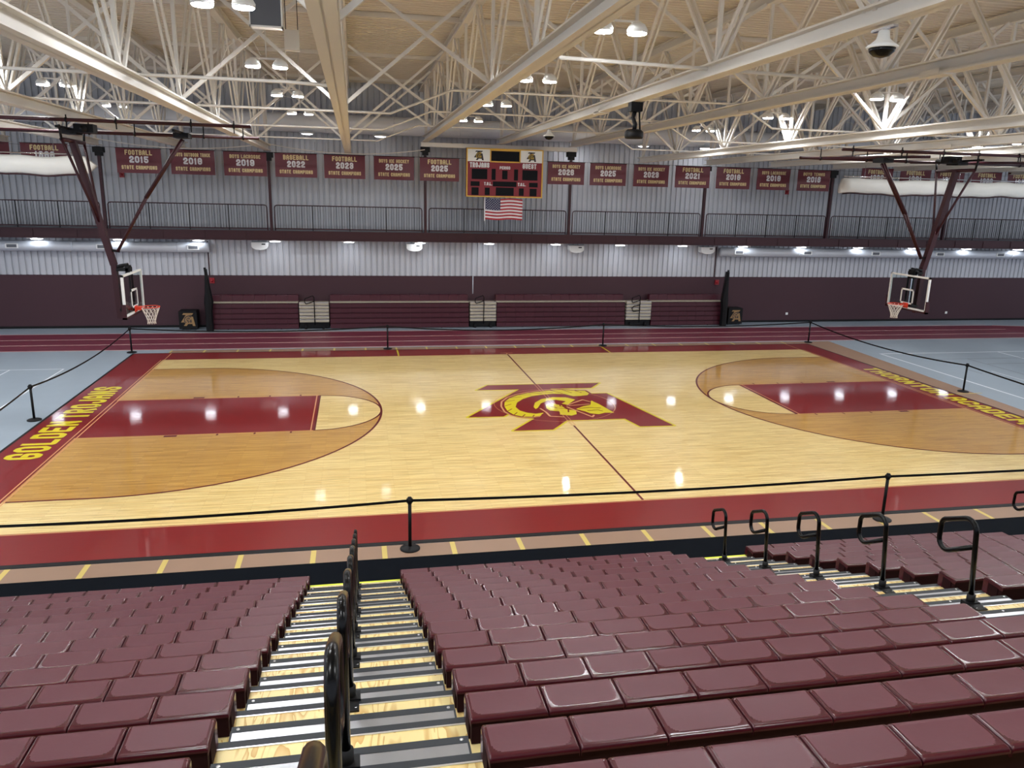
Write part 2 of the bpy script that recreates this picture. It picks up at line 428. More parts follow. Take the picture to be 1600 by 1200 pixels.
def emblem(parent, P, letters, edge, gold, line, layer, edge_w=0.10):
    """P(u, v, h) puts a point of the emblem in place at layer height h"""
    a = MB(); a.stroke(SIL, edge_w, lambda x, y: P(x, y, layer), edge, closed=True)
    a.obj('emblem_edge', None, parent)
    b = MB(); b.poly(SIL, lambda x, y: P(x, y, 2 * layer), letters); b.obj('letter_monogram', None, parent)
    c = MB()
    c.stroke(PLUME, 0.16, lambda x, y: P(x, y, 3 * layer), letters, closed=True)
    for q in (PLUME, CRES, CHEEK, FACE): c.poly(q, lambda x, y: P(x, y, 4 * layer), gold)
    for i in range(2, 16):
        p = PLUME[i]; q = PLUME[max(16, 29 - int((i - 1) * 0.93))]
        c.stroke([p, (p[0] * .45 + q[0] * .55, p[1] * .45 + q[1] * .55)], 0.035, lambda x, y: P(x, y, 5 * layer), letters)
    c.stroke([(x * 1.05 - .02, y * 1.06) for x, y in PLUME[3:16]], 0.05, lambda x, y: P(x, y, 4 * layer), line)
    for l in LINES: c.stroke(l, 0.06, lambda x, y: P(x, y, 5 * layer), line)
    c.stroke([(0.25 + .13 * math.cos(t * math.pi / 5), -.2 + .13 * math.sin(t * math.pi / 5)) for t in range(10)], 0.04, lambda x, y: P(x, y, 5 * layer), letters, closed=True)
    for l in ([(.62, -.55), (.95, -.45), (1.3, -.55)], [(.8, -.8), (1.15, -.75), (1.25, -.9)], [(.02, -.45), (.3, -.5), (.2, -.9)], [(-.2, -.2), (.0, -.4)]):
        c.stroke(l, 0.045, lambda x, y: P(x, y, 5 * layer), letters)
    c.obj('helmet_emblem', None, parent)

# ================================================================== FLOOR
XL, XR = -34.0, 42.0
fl = MB(); fl.box(XL, -30, -0.2, XR, 18, 0.0)
structure(fl.obj('floor', FLOOR))
def flat(mb, x0, y0, x1, y1, z, M=None): mb.add([(x0, y0, z), (x1, y0, z), (x1, y1, z), (x0, y1, z)], [(0, 1, 2, 3)], M)
tr = MB()
tr.add([(XL, 9.60, .002), (27.3, 9.60, .002), (XR, 9.60, .002), (XR, 9.61, .002), (27.3, 13.12, .002), (XL, 13.35, .002)], [(0, 1, 4, 5), (1, 2, 3, 4)], TRACK)
for y in (9.62, 10.78, 11.95, 13.28): 
    flat(tr, XL, y - .04, 27.0, y + .04, .004, PLINE)
tr.add([(27.2, 13.10, .004), (27.3, 13.18, .004), (42, 9.68, .004), (42, 9.6, .004)], [(0, 3, 2, 1)], PLINE)
tag(tr.obj('running_track'), 'maroon running track with three pale lane lines beyond the court', 'running track')
rt = MB(); flat(rt, XL, -9.60, XR, -9.04, .003, TAN)
for k in range(-12, 18):
    x = -10.31 + 1.222 * k
    if -22 < x < 20: flat(rt, x - .045, -9.6, x + .045, -9.045, .005, YTICK)
tag(rt.obj('runway_strip'), 'tan rubber strip with yellow ticks between the court and the near bleachers', 'floor marking')
rt = MB(); flat(rt, -12.9, 8.93, 13.0, 9.42, .003, TAN)
for k in range(-1, 23):
    x = -12.86 + 1.225 * k
    if -13 < x < 13: flat(rt, x - .035, 8.95, x + .035, 9.42, .005, YTICK)
tag(rt.obj('runway_strip'), 'narrow tan rubber strip with pale ticks between the court and the running track', 'floor marking')
rt = MB(); flat(rt, 13.0, 8.93, 15.25, 9.42, .003, TAN)
rt.add([(13.9, -8.98, .0035), (14.08, -8.98, .0035), (15.22, 8.93, .0035), (13.9, 8.93, .0035)], [(0, 1, 2, 3)], TAN)
for y in (-.1, -4.0): flat(rt, 13.9, y - .03, 14.9, y + .03, .006, YTICK)
tag(rt.obj('runway_strip'), 'tan rubber strip beside the right baseline of the court', 'floor marking')
cl = MB()
flat(cl, XL, 6.38, -15.70, 6.43, .003, WLINE); flat(cl, -15.75, -8, -15.70, 6.43, .003, WLINE); flat(cl, -17.42, -8, -17.37, 6.43, .003, WLINE)
tag(cl.obj('tennis_court_lines'), 'white court lines on the grey floor left of the basketball court', 'floor marking')
cl = MB()
flat(cl, 15.75, 6.45, 40, 6.53, .003, WLINE); flat(cl, 15.76, -8, 15.84, 6.53, .003, WLINE); flat(cl, 21.48, -8, 21.56, 6.52, .003, WLINE)
flat(cl, 17.3, 2.6, 17.34, 3.4, .003, BLINE); flat(cl, 17.2, 5.2, 30, 5.24, .003, BLINE); flat(cl, 19.0, 4.2, 26, 4.24, .003, BLINE); flat(cl, 18.9, -3, 18.94, 5.24, .003, BLINE)
flat(cl, 18.05, -8, 18.10, 3.0, .003, WLINE)
tag(cl.obj('tennis_court_lines'), 'white and slate court lines on the grey floor right of the basketball court', 'floor marking')

# basketball court
CT = 0.012
court = empty('basketball_court', (0, 0, 0), 'glossy maple basketball court with red border and school emblem at centre', 'basketball court')
e = MB(); e.bevbox(-14.16, -9.03, 0, 13.88, 8.92, CT - .002, .002); e.obj('edge_trim', BLACKM, court)
w = MB(); flat(w, -12.8, -7.62, 12.8, 7.62, CT); w.obj('wood_floor', WOOD, court)
b = MB()
for q in ((-14.08, -8.90, 13.80, -7.62), (-14.08, 7.62, 13.80, 8.84), (-14.08, -7.62, -12.8, 7.62), (12.8, -7.62, 13.80, 7.62)): flat(b, *q, CT)
b.obj('border', RED, court)
L2 = CT + .0015; L3 = CT + .003; L4 = CT + .0045
def fp(h): return lambda x, y: (x, y, h)
BK = 11.2; R3 = 6.02
for s in (-1, 1):
    arc = [(s * (BK - R3 * math.cos(t)), R3 * math.sin(t)) for t in (-math.pi / 2 + math.pi * k / 96 for k in range(97))]
    three = [(s * 12.8, -R3)] + arc + [(s * 12.8, R3)]
    if s > 0: three = three[::-1]
    a = MB(); a.poly(three, fp(L2)); a.obj('three_point_area', WOOD_D, court)
    l = MB(); l.stroke([(s * 12.75, -R3)] + arc + [(s * 12.75, R3)], .06, fp(L4)); l.obj('three_point_line', MAROON_LINE, court)
    k = MB(); x0, x1 = sorted((s * 12.8, s * 7.01)); flat(k, x0, -1.83, x1, 1.83, L3); k.obj('lane', RED, court)
    ft = [(s * (7.01 - 1.83 * math.cos(t)), 1.83 * math.sin(t)) for t in (-math.pi / 2 + math.pi * q / 48 for q in range(49))]
    a = MB(); a.poly(ft if s < 0 else ft[::-1], fp(L3)); a.obj('free_throw_area', WOOD, court)
    l = MB(); l.stroke(ft, .055, fp(L4)); l.stroke([(s * 6.985, -1.83), (s * 6.985, 1.83)], .06, fp(L4)); l.obj('free_throw_line', MAROON_LINE, court)
    t = MB()
    t.stroke([(s * 7.075, -1.83), (s * 7.075, 1.83)], .03, fp(L4))
    for yy in (-1.83, 1.83): t.stroke([(s * 12.8, yy), (s * 7.01, yy)], .03, fp(L4))
    t.stroke([(s * 12.75, -7.6), (s * 12.75, 8.8)], .03, fp(L4)); t.stroke([(s * 12.86, -7.6), (s * 12.86, 7.6)], .03, fp(L4))
    t.obj('tan_lane_outline', TANP, court)
    n = MB()
    for yy in (-1.83, 1.83):
        o = .1 if yy > 0 else -.1
        for d, wd in ((2.27, .31), (3.4, .05), (4.32, .05), (5.23, .05)):
            xx = s * (12.8 - d); flat(n, xx - wd / 2, min(yy, yy + 1.6 * o), xx + wd / 2, max(yy, yy + 1.6 * o), L4)
    n.obj('lane_marks', MAROON_LINE, court)
for y0_, y1_ in ((-7.62, -2.2), (2.62, 7.7)):
    l = MB(); l.stroke([(0, y0_), (0, y1_)], .055, fp(L3)); l.obj('division_line', MAROON_LINE, court)
t = MB()
for dx in (-.05, .05): t.stroke([(dx, -2.2), (dx, 2.62)], .014, fp(CT + .0115))
t.stroke([(1.83 * math.cos(2 * math.pi * k / 72), 1.83 * math.sin(2 * math.pi * k / 72)) for k in range(72)], .016, fp(CT + .0115), closed=True)
t.stroke([(-12.75, -7.66), (12.75, -7.66)], .03, fp(L3)); t.stroke([(-12.75, 7.62), (12.75, 7.62)], .02, fp(L3))
t.stroke([(-.25, 7.85), (.25, 7.85)], .04, fp(L3)); t.stroke([(0, 7.62), (0, 7.85)], .04, fp(L3))
t.obj('tan_circle_line', TANP, court)
for x in (-4.27, 4.27):
    g = MB(); g.stroke([(x, 7.62), (x, 8.80)], .06, fp(L3)); g.obj('coaching_box_mark', GOLDP, court)
emblem(court, lambda x, y, h: (x, y, CT + h), RED, GOLDP, GOLDP, TANP, .0022, .14)
for wd, wdt, hh, tt, PF in (('GOLDEN', 3.12, .78, .15, lambda u, v: (-13.08 - v, u - 1.79, L3)), ('TROJANS', 3.55, .78, .15, lambda u, v: (-13.08 - v, u + 1.82, L3)),
                            ('THORNTON', 4.15, .66, .14, lambda u, v: (13.06 + v, -u + 1.82, L3)), ('ACADEMY', 3.62, .66, .14, lambda u, v: (13.06 + v, -u - 2.33, L3))):
    g = MB(); text_into(g, wd, wdt, hh, tt, PF, GOLDP, gap=.2)
    g.obj('lettering', None, court)['label'] = 'gold painted word ' + wd

mm = MB(); mm.box(XL, -10.75, 0, 30, -9.55, .006)
tag(mm.obj('floor_mat', BLACKMAT), 'long black floor mat along the foot of the near bleachers', 'mat')

# ================================================================== FAR WALL
def rib_wall(name, x0, x1, z0, z1, y, pitch, depth, M, taper=.015, flatw=.24):
    mb = MB(); v = []; x = x0
    prof = []
    while x < x1:
        prof += [(x, y), (x + pitch * flatw, y), (x + pitch * flatw + taper, y - depth), (x + pitch - taper, y - depth)]
        x += pitch
    for p in prof: v.append((p[0], p[1], z0)); v.append((p[0], p[1], z1))
    n = len(prof)
    mb.add(v, [(2 * i, 2 * i + 2, 2 * i + 3, 2 * i + 1) for i in range(n - 1)], M)
    mb.box(x0, y + .01, z0, x1, y + .12, z1, M)
    return structure(mb.obj(name, M))
rib_wall('wall_back_upper', XL, XR, 4.0, 11.3, 16.4, .26, .06, WALLG)
rib_wall('wall_back_lower', XL, XR, 2.34, 4.25, 14.95, .26, .06, WALLG)
mb = MB(); mb.box(XL, 14.86, 0, XR, 15.1, 2.34); structure(mb.obj('wall_back_base', WALLM))
mb = MB(); mb.box(XL, 14.84, 0, XR, 14.86, .1); structure(mb.obj('baseboard_back', BLACKM))
mb = MB(); mb.box(XL, 13.95, 4.22, XR, 16.4, 4.40); structure(mb.obj('balcony_floor', PANELG))
bm_ = MB(); bm_.box(XL, 13.80, 4.02, XR, 13.83, 4.36); bm_.box(XL, 13.78, 4.33, XR, 13.97, 4.39); bm_.box(XL, 13.74, 3.98, XR, 13.92, 4.02)
x = XL
while x < XR: bm_.box(x, 13.775, 4.02, x + .02, 13.8, 4.33); x += 1.68
tag(bm_.obj('balcony_beam', MSTEEL), 'long dark maroon steel edge beam of the balcony', 'beam')
mb = MB(); mb.box(XL, 13.86, 3.985, XR, 14.9, 4.03); structure(mb.obj('balcony_soffit', PANELG))

TX = lambda i: 0.655 + 3.345 * i
YC = 13.9
WHERE = {-9: 'far off at the left wall end', -7: 'at the left edge of the photo', -5: 'behind the left basketball mast', -3: 'between the third and fourth banner of the left run', -1: 'left of the scoreboard', 1: 'right of the scoreboard', 3: 'left of the football 2018 banner', 5: 'right of the boys tennis banner', 7: 'behind the right divider curtain', 9: 'at the far right end of the balcony', 11: 'beyond the right end of the photo'}
for i in range(-7, 11, 2):
    X = TX(i); top = 8.12 if abs(i) == 1 else 7.68
    c = empty('steel_column', (X, YC, 4.4), 'thin maroon steel column ' + WHERE[i], 'column', 'columns along the balcony')
    p = MB(); p.box(-.055, -.08, -.42, .055, .08, top - 4.4); p.obj('post', MSTEEL, c)
    p = MB(); p.box(-.2, -.16, top - 4.4 - .22, .2, .16, top - 4.4); p.box(-.13, -.13, top - 4.4 - .36, .13, .13, top - 4.4 - .22); p.obj('bearing_bracket', BLACKM, c)

# balcony railings between the columns
for i in range(-9, 11, 2):
    xa, xb = TX(i) + .16, TX(i + 2) - .16
    c = empty('guard_railing', ((xa + xb) / 2, YC - .05, 4.4), None, 'railing', 'balcony railings')
    side = {-9: 'at the left edge of the photo', -7: 'behind the left folded white curtain', -5: 'under the first three banners from the left', -3: 'under the baseball 2022 banner', -1: 'right under the scoreboard and flag', 1: 'under the boys ice hockey 2026 banner', 3: 'under the boys lacrosse 2018 banner', 5: 'behind the right basketball mast', 7: 'under the right white curtain', 9: 'at the far right end'}[i]
    c['label'] = 'black metal balcony railing panel ' + side
    W = (xb - xa) / 2; H = 1.08
    f = MB(); f.tube([(-W, 0, .0), (-W, 0, H - .1), (-W + .03, 0, H - .03), (-W + .1, 0, H), (W - .1, 0, H), (W - .03, 0, H - .03), (W, 0, H - .1), (W, 0, 0)], .022, 8, MSTEEL); f.obj('top_rail', BLACKM, c)
    f = MB(); f.box(-W, -.015, .06, W, .015, .10); f.obj('bottom_rail', MSTEEL, c)
    n = 4
    for k in range(1, n):
        x = -W + 2 * W * k / n
        f = MB(); f.box(x - .018, -.018, 0, x + .018, .018, H); f.obj('post', BLACKM, c)
    for k in range(n):
        f = MB(); a = -W + 2 * W * k / n; bq = -W + 2 * W * (k + 1) / n
        nb = 13
        for q in range(1, nb + 1):
            x = a + (bq - a) * q / (nb + 1); f.box(x - .007, -.007, .08, x + .007, .007, H)
        f.obj('baluster_panel', BLACKM, c)

# lights under the balcony (direct lamps, seen mirrored in the court)
k = 0
for i in range(-7, 13):
    x = -6.1 + 3.19 * i
    if not (XL < x < XR): continue
    c = empty('balcony_light', (x, 14.12, 3.93), 'small white panel light glowing under the balcony edge', 'light', 'panel lights under the balcony')
    f = MB(); f.box(-.32, -.2, 0, .32, .2, .06); f.obj('housing', WHITE, c)
    f = MB(); f.lathe((0, 0, -.03), [(.22, 0), (.24, .03)], 20); f.obj('lens', LOWLENS, c)

# ceiling edge spandrel over the scoreboard
sp = MB(); sp.box(TX(-1) - .2, 13.66, 8.12, TX(1) + .2, 13.98, 8.30)
tag(sp.obj('spandrel_beam', CREAM), 'white steel beam spanning right above the scoreboard', 'beam')

# big white duct under the roof, ducts under the balcony
def duct(name, x0, x1, y, z, r, M, label, seam=3.0, cap=True):
    c = empty(name, (x0, y, z), label, 'duct')
    f = MB(); f.tube([(0, 0, 0), (x1 - x0, 0, 0)], r, 28, M); f.obj('pipe', M, c)
    x = seam
    while x < x1 - x0 - .05:
        f = MB(); f.tube([(x - .03, 0, 0), (x + .03, 0, 0)], r + .008, 28, M); x += seam
        f.obj('seam_band', M, c)
    return c
duct('roof_duct', XL, XR, 15.35, 9.05, .40, DUCT, 'long white round air duct high along the upper wall')
dl = duct('balcony_duct', -26, -12.13, 14.5, 3.60, .22, DUCTG, 'pale grey round air duct under the balcony at left', 4.2)
for x in (-19.9, -16.4, -12.75):
    f = MB(); f.box(-.24 + x + 26, -.26, -.09, .24 + x + 26, -.2, .10, WHITE); f.box(-.19 + x + 26, -.265, -.06, .19 + x + 26, -.255, .07, DARKG); f.obj('air_register', None, dl)
dr = duct('balcony_duct', 12.05, 41, 14.5, 3.62, .22, DUCTG, 'pale grey round air duct under the balcony at right', 4.2)
for x in (12.95, 16.7, 20.6, 24.4, 28.1):
    f = MB(); f.box(-.24 + x - 12.05, -.26, -.09, .24 + x - 12.05, -.2, .10, WHITE); f.box(-.19 + x - 12.05, -.265, -.06, .19 + x - 12.05, -.255, .07, DARKG); f.obj('air_register', None, dr)
for x, w_ in ((-7.8, 'left of the farthest left roof truss end'), (-4.6, 'above the boys ice hockey 2025 banner at left'), (4.7, 'above the boys ice hockey 2026 banner'), (7.9, 'above the boys ice hockey 2023 banner'), (11.1, 'above the football 2018 banner')):
    f = MB(); f.lathe((0, 0, 0), [(.10, .08), (.3, .06), (.34, .02), (.26, -.02)], 20)
    c = empty('duct_light', (x, 15.1, 8.58), 'oval light under the big duct ' + w_, 'light', 'lights under the big duct')
    f.obj('housing', WHITE, c)
    f = MB(); f.lathe((0, 0, -.05), [(.16, 0), (.25, .03)], 20); f.obj('lens', DLENS2 if x in (4.7, 11.1) else DLENS, c)
for x, w_ in ((-9.98, 'under the baseball banner at left'), (-3.15, 'left of the middle bleacher section'), (4.6, 'right of the scoreboard'), (11.35, 'beside the end of the right duct')):
    c = empty('wall_heater', (x, 14.62, 3.68), 'white curved box hanging below the balcony ' + w_, 'wall unit', 'white boxes below the balcony')
    f = MB(); pr = [(-.36, .17), (.36, .17), (.36, -.02), (.30, -.1), (.18, -.15), (0, -.17), (-.18, -.15), (-.3, -.1), (-.36, -.02)]
    v = [(a, yy, z) for yy in (-.2, .2) for a, z in pr]; n = len(pr)
    f.add(v, [tuple(range(n)), tuple(reversed(range(n, 2 * n)))] + [(j, n + j, n + (j + 1) % n, (j + 1) % n) for j in range(n)]); f.obj('casing', WHITE, c)
    f = MB(); f.box(.08, -.215, .06, .24, -.19, .11); f.obj('black_slot', BLACKM, c)
for x, z, y, w_ in ((-12.15, 2.11, 14.84, 'on the dark wall at the left end of the folded bleachers'), (12.16, 2.07, 14.84, 'on the dark wall at the right end of the folded bleachers'), (-15.9, 6.62, 16.33, 'on the upper wall below the football 2015 banner'), (16.4, 6.62, 16.33, 'on the upper wall below the boys lacrosse 2018 banner')):
    f = MB(); f.box(-.1, -.05, -.12, .1, .02, .12); f.lathe((0, -.07, 0), [(.02, -.06), (.06, -.02), (.06, .02), (.02, .06)], 12)
    o = f.obj('fire_alarm', ALARM, None, (x, y, z)); tag(o, 'red fire alarm ' + w_, 'alarm')
for x0, z0, z1, w_ in ((-12.25, 2.34, 3.85, 'beside the end of the left balcony duct'), (12.0, 2.34, 3.85, 'beside the end of the right balcony duct'), (-.35, 1.5, 2.34, 'above the middle aisle of the folded bleachers')):
    f = MB(); f.tube([(x0, 14.86, z0), (x0, 14.86, z1)], .025, 8)
    tag(f.obj('wall_conduit', MSTEEL if x0 != -.35 else DUCTG), 'thin vertical pipe ' + w_, 'pipe')
for x, w_ in ((16.25, 'left of the right backboard'), (25.8, 'right of the right backboard')):
    f = MB(); f.box(x - .06, 14.83, .38, x + .06, 14.86, .5); tag(f.obj('wall_outlet', WHITE), 'small white wall outlet ' + w_, 'outlet')

# ================================================================== BANNERS
BN = [('FOOTBALL', '2015', -14.51), ('BOYS OUTDOOR TRACK', '2018', -12.41), ('BOYS LACROSSE', '2019', -10.31), ('BASEBALL', '2022', -8.23), ('FOOTBALL', '2023', -6.19), ('BOYS ICE HOCKEY', '2025', -4.07), ('FOOTBALL', '2025', -2.07),
      ('BOYS ICE HOCKEY', '2026', 3.74), ('BOYS LACROSSE', '2025', 5.75), ('BOYS ICE HOCKEY', '2023', 7.86), ('FOOTBALL', '2021', 9.93), ('FOOTBALL', '2018', 12.01), ('BOYS LACROSSE', '2018', 14.11), ('BOYS TENNIS', '2016', 16.26),
      ('FOOTBALL', '1992', 19.7), ('FOOTBALL', '1991', 21.85), ('FOOTBALL', '1993', 23.8), ('FOOTBALL', '1996', 26.0), ('FOOTBALL', '1999', 28.1), ('FOOTBALL', '1988', -18.05), ('FOOTBALL', '1986', -20.2)]
for q, (a, yr, x) in enumerate(BN):
    hid = ' half hidden behind the white curtain' if q >= 14 else ''
    c = empty('championship_banner', (x, 13.72, 7.66 + (.18 if 14 <= q < 19 else .08 if q >= 19 else 0)), 'maroon hanging banner reading %s %s%s' % (a.lower(), yr, hid), 'banner', 'championship banners')
    W = .87; H = .99; nx = 14; nz = 8; ph = random.random() * 6
    def yy(u, z, ph=ph): return .012 * math.sin(u * 5 + ph) + .010 * math.sin(z * 6 + u * 3 + ph)
    f = MB(); v = []
    for j in range(nz + 1):
        for i in range(nx + 1):
            u = -W + 2 * W * i / nx; z = -H * j / nz
            v.append((u, yy(u, z), z))
    n1 = len(v); v += [(p[0], p[1] + .006, p[2]) for p in v]
    fs = []
    for j in range(nz):
        for i in range(nx):
            o = j * (nx + 1) + i; fs.append((o, o + nx + 1, o + nx + 2, o + 1)); fs.append(tuple(n1 + t for t in (o, o + 1, o + nx + 2, o + nx + 1)))
    f.add(v, fs, BANNER, True); f.obj('cloth', None, c)
    f = MB(); tw = {8: 1.05, 11: 1.15, 13: 1.25, 15: 1.3, 18: 1.4}.get(len(a), 1.2)
    words_on(c, 'sport_lettering', a, tw, .20 if len(a) < 10 else .15, .042 if len(a) < 10 else .028, lambda u, v_: (u, yy(u, -.25 + v_) - .005, -.27 + v_), BGOLD)
    words_on(c, 'champions_lettering', 'STATE CHAMPIONS', 1.38, .155, .032, lambda u, v_: (u, yy(u, -.85 + v_) - .005, -.84 + v_), BGOLD)
    f = MB(); text_into(f, yr, .74, .27, .066, lambda u, v_: (u, yy(u, -.6 + v_) - .005, -.58 + v_), BWHITE, gap=.18); f.obj('year', None, c)
    f = MB(); f.tube([(-W - .03, 0, 0), (W + .03, 0, 0)], .012, 6)
    for s in (-.8, .8): f.tube([(s, 0, 0), (s, 0, .5)], .004, 4)
    f.obj('hanging_rod', BLACKM, c)

for i in range(-7, 9, 2):
    f = MB(); f.tube([(TX(i) + .08, 13.735, 7.675), (TX(i + 2) - .08, 13.735, 7.675)], .006, 6)
    f.box(TX(i) - .1, 13.72, 7.66, TX(i) + .1, 13.83, 7.69)
    nm_ = {-7: 'leftmost, behind the left white curtain', -5: 'holding the football 2015 banner', -3: 'holding the football 2023 banner', -1: 'behind the scoreboard', 1: 'holding the boys ice hockey 2023 banner', 3: 'holding the boys tennis banner', 5: 'holding the first banners behind the right curtain', 7: 'rightmost, behind the right curtain'}[i]
    tag(f.obj('banner_cable', BLACKM), 'thin black cable between columns, ' + nm_, 'cable', 'banner cables')
# scoreboard
sb = empty('scoreboard', (.83, 13.45, 7.08), 'dark red scoreboard with gold frame reading trojans and guest, above the flag', 'scoreboard')
f = MB(); f.box(-1.74, -.02, -1.05, 1.74, .20, 1.05); f.obj('cabinet', SCORE, sb)
f = MB()
for q in ((-1.74, 1.0, 1.74, 1.05), (-1.74, -1.05, 1.74, -1.0), (-1.74, -1.0, -1.69, 1.0), (1.69, -1.0, 1.74, 1.0)): f.box(q[0], -.05, q[1], q[2], -.01, q[3])
for q in ((-.66, .46, .68, .51), (-.66, .95, .68, 1.0), (-.69, .46, -.64, 1.0), (.65, .46, .70, 1.0)): f.box(q[0], -.05, q[1], q[2], -.01, q[3])
f.obj('frame', SCOREY, sb)
for q in ((-1.69, -.69), (.70, 1.69)):
    f = MB(); f.box(q[0], -.04, .48, q[1], -.015, 1.0); f.obj('logo_panel', WHITE, sb)
f = MB(); f.box(-.62, -.042, .52, .64, -.015, .94); f.obj('video_panel', LED, sb)
for nm, q in (('score_display', (-1.50, -.28, -.80, .16)), ('score_display', (.80, -.28, 1.50, .16)), ('bonus_display', (-.60, -.30, -.42, .18)), ('bonus_display', (.42, -.30, .60, .18)), ('period_display', (-.12, -.26, .12, .12)),
              ('foul_display', (-1.54, -.58, -1.14, -.38)), ('foul_display', (1.12, -.58, 1.52, -.38)), ('name_display', (-.54, -.58, .54, -.36)), ('timeout_display', (-1.50, -1.0 + .03, -1.18, -.64)), ('timeout_display', (1.16, -.97, 1.48, -.64)),
              ('player_display', (-.90, -.96, -.68, -.64)), ('player_display', (.66, -.96, .88, -.64)), ('clock_display', (-.40, -.97, .42, -.62))):
    f = MB(); f.box(q[0], -.035, q[1], q[2], -.015, q[3]); f.obj(nm, LED, sb)
for s, w_, h_, t_, cx_, cz_ in (('TROJANS', .88, .22, .05, -1.15, .22), ('GUEST', .64, .22, .05, 1.12, .22), ('PERIOD', .48, .13, .03, 0, .17), ('T.O.L.', .36, .14, .035, -.76, -.54), ('T.O.L.', .36, .14, .035, .78, -.54)):
    f = MB(); text_into(f, s, w_, h_, t_, lambda u, v_: (cx_ + u, -.03, cz_ + v_), BWHITE, gap=.16)
    f.obj('white_lettering', None, sb)
for cx_ in (-1.19, 1.19):
    lg = empty('team_logo', (cx_, -.045, .73)); lg.parent = sb
    emblem(lg, lambda x, y, h: (x * .078, -h, y * .078), LOGODARK, LOGODARK, LOGOGOLD, LOGOGOLD, .0015, .06)
f = MB()
for x in (-1.2, 1.2): f.bar((x, .15, 1.0), (x, .38, 1.10), .06)
f.obj('hanger', BLACKM, sb)

# flag
fg = empty('american_flag', (.83, 13.5, 5.97), 'american flag hanging below the scoreboard', 'flag')
W, H = 1.72, .93; x0 = -.86
def fy(u): return .025 * math.sin(u * 9) + .012 * math.sin(u * 21)
def fsheet(a, b, z0, z1, M, off=0.0):
    f = MB(); n = 24; v = []
    for i in range(n + 1):
        u = a + (b - a) * i / n
        dz = .02 * math.sin(u * 5)
        v += [(u, fy(u) - off, z0 + dz), (u, fy(u) - off, z1 + dz), (u, fy(u) - off + .004, z0 + dz), (u, fy(u) - off + .004, z1 + dz)]
    fs = []
    for i in range(n): o = 4 * i; fs += [(o, o + 4, o + 5, o + 1), (o + 2, o + 3, o + 7, o + 6)]
    f.add(v, fs, M, True); return f
st = MB(); wt = MB()
for k in range(13):
    z1 = -H * k / 13; z0 = -H * (k + 1) / 13
    s = fsheet(x0, x0 + W, z0, z1, FRED if k % 2 == 0 else BWHITE)
    (st if k % 2 == 0 else wt).add(s.v, s.f, FRED if k % 2 == 0 else BWHITE, True)
st.obj('red_stripes', None, fg); wt.obj('white_stripes', None, fg)
fsheet(x0, x0 + W * .4, -H * 7 / 13, 0, NAVY, .006).obj('blue_canton', None, fg)
s = MB()
for r in range(9):
    for q in range(6 if r % 2 == 0 else 5):
        u = x0 + W * .4 * (q + .5 + (0 if r % 2 == 0 else .5)) / 6; z = -H * 7 / 13 * (r + .7) / 9.4 + .02 * math.sin(u * 5)
        pts = [(u + (.024 if k % 2 == 0 else .010) * math.sin(k * math.pi / 5), z + (.024 if k % 2 == 0 else .010) * math.cos(k * math.pi / 5)) for k in range(10)]
        s.poly(pts[::-1], lambda a, b: (a, fy(a) - .010, b), BWHITE)
s.obj('stars', None, fg)
f = MB(); f.box(x0 - .05, -.015 + fy(x0), -H - .06, x0, .015 + fy(x0), .08); f.obj('white_header', BWHITE, fg)

# ================================================================== FOLDED BLEACHERS AT THE FAR WALL
SEC = [(-12.25, -8.42, 'leftmost'), (-7.02, -.64, 'second from the left'), (.70, 7.08, 'third from the left'), (8.45, 12.25, 'rightmost')]
for a, b_, nm in SEC:
    c = empty('folded_bleacher', ((a + b_) / 2, 14.0, 0), nm.capitalize() + ' section of folded maroon bleachers at the far wall', 'bleachers', 'folded bleacher sections at the far wall')
    W = (b_ - a) / 2
    for k in range(5):
        z = .02 + .235 * k; y0 = .05 + .02 * k
        f = MB(); n = max(1, round(2 * W / .46))
        f.box(-W, y0 + .02, z, W, .7, z + .2, FOLD)
        for i in range(n):
            xa = -W + 2 * W * i / n; xb = -W + 2 * W * (i + 1) / n
            f.bevbox(xa + .004, y0, z + .03, xb - .004, y0 + .3, z + .215, .02, FOLD)
        f.obj('seat_row', None, c)
        f = MB(); f.box(-W, y0 - .012, z + .215, W, y0 + .05, z + .232); f.obj('edge_strip', MSTEEL, c)
    f = MB(); f.box(-W, .05, 1.19, W, .8, 1.22); f.obj('deck', TREADTAN, c)
    f = MB(); n = max(1, round(2 * W / .46))
    for i in range(n):
        xa = -W + 2 * W * i / n; xb = -W + 2 * W * (i + 1) / n
        f.bevbox(xa + .004, .45, 1.22, xb - .004, .75, 1.50, .02)
    f.obj('top_seat_row', FOLD, c)
    f = MB()
    for s in (-.6, .6): f.cyl((W * s, .1, 0), .03, .03, 10)
    f.obj('caster', BLACKM, c)
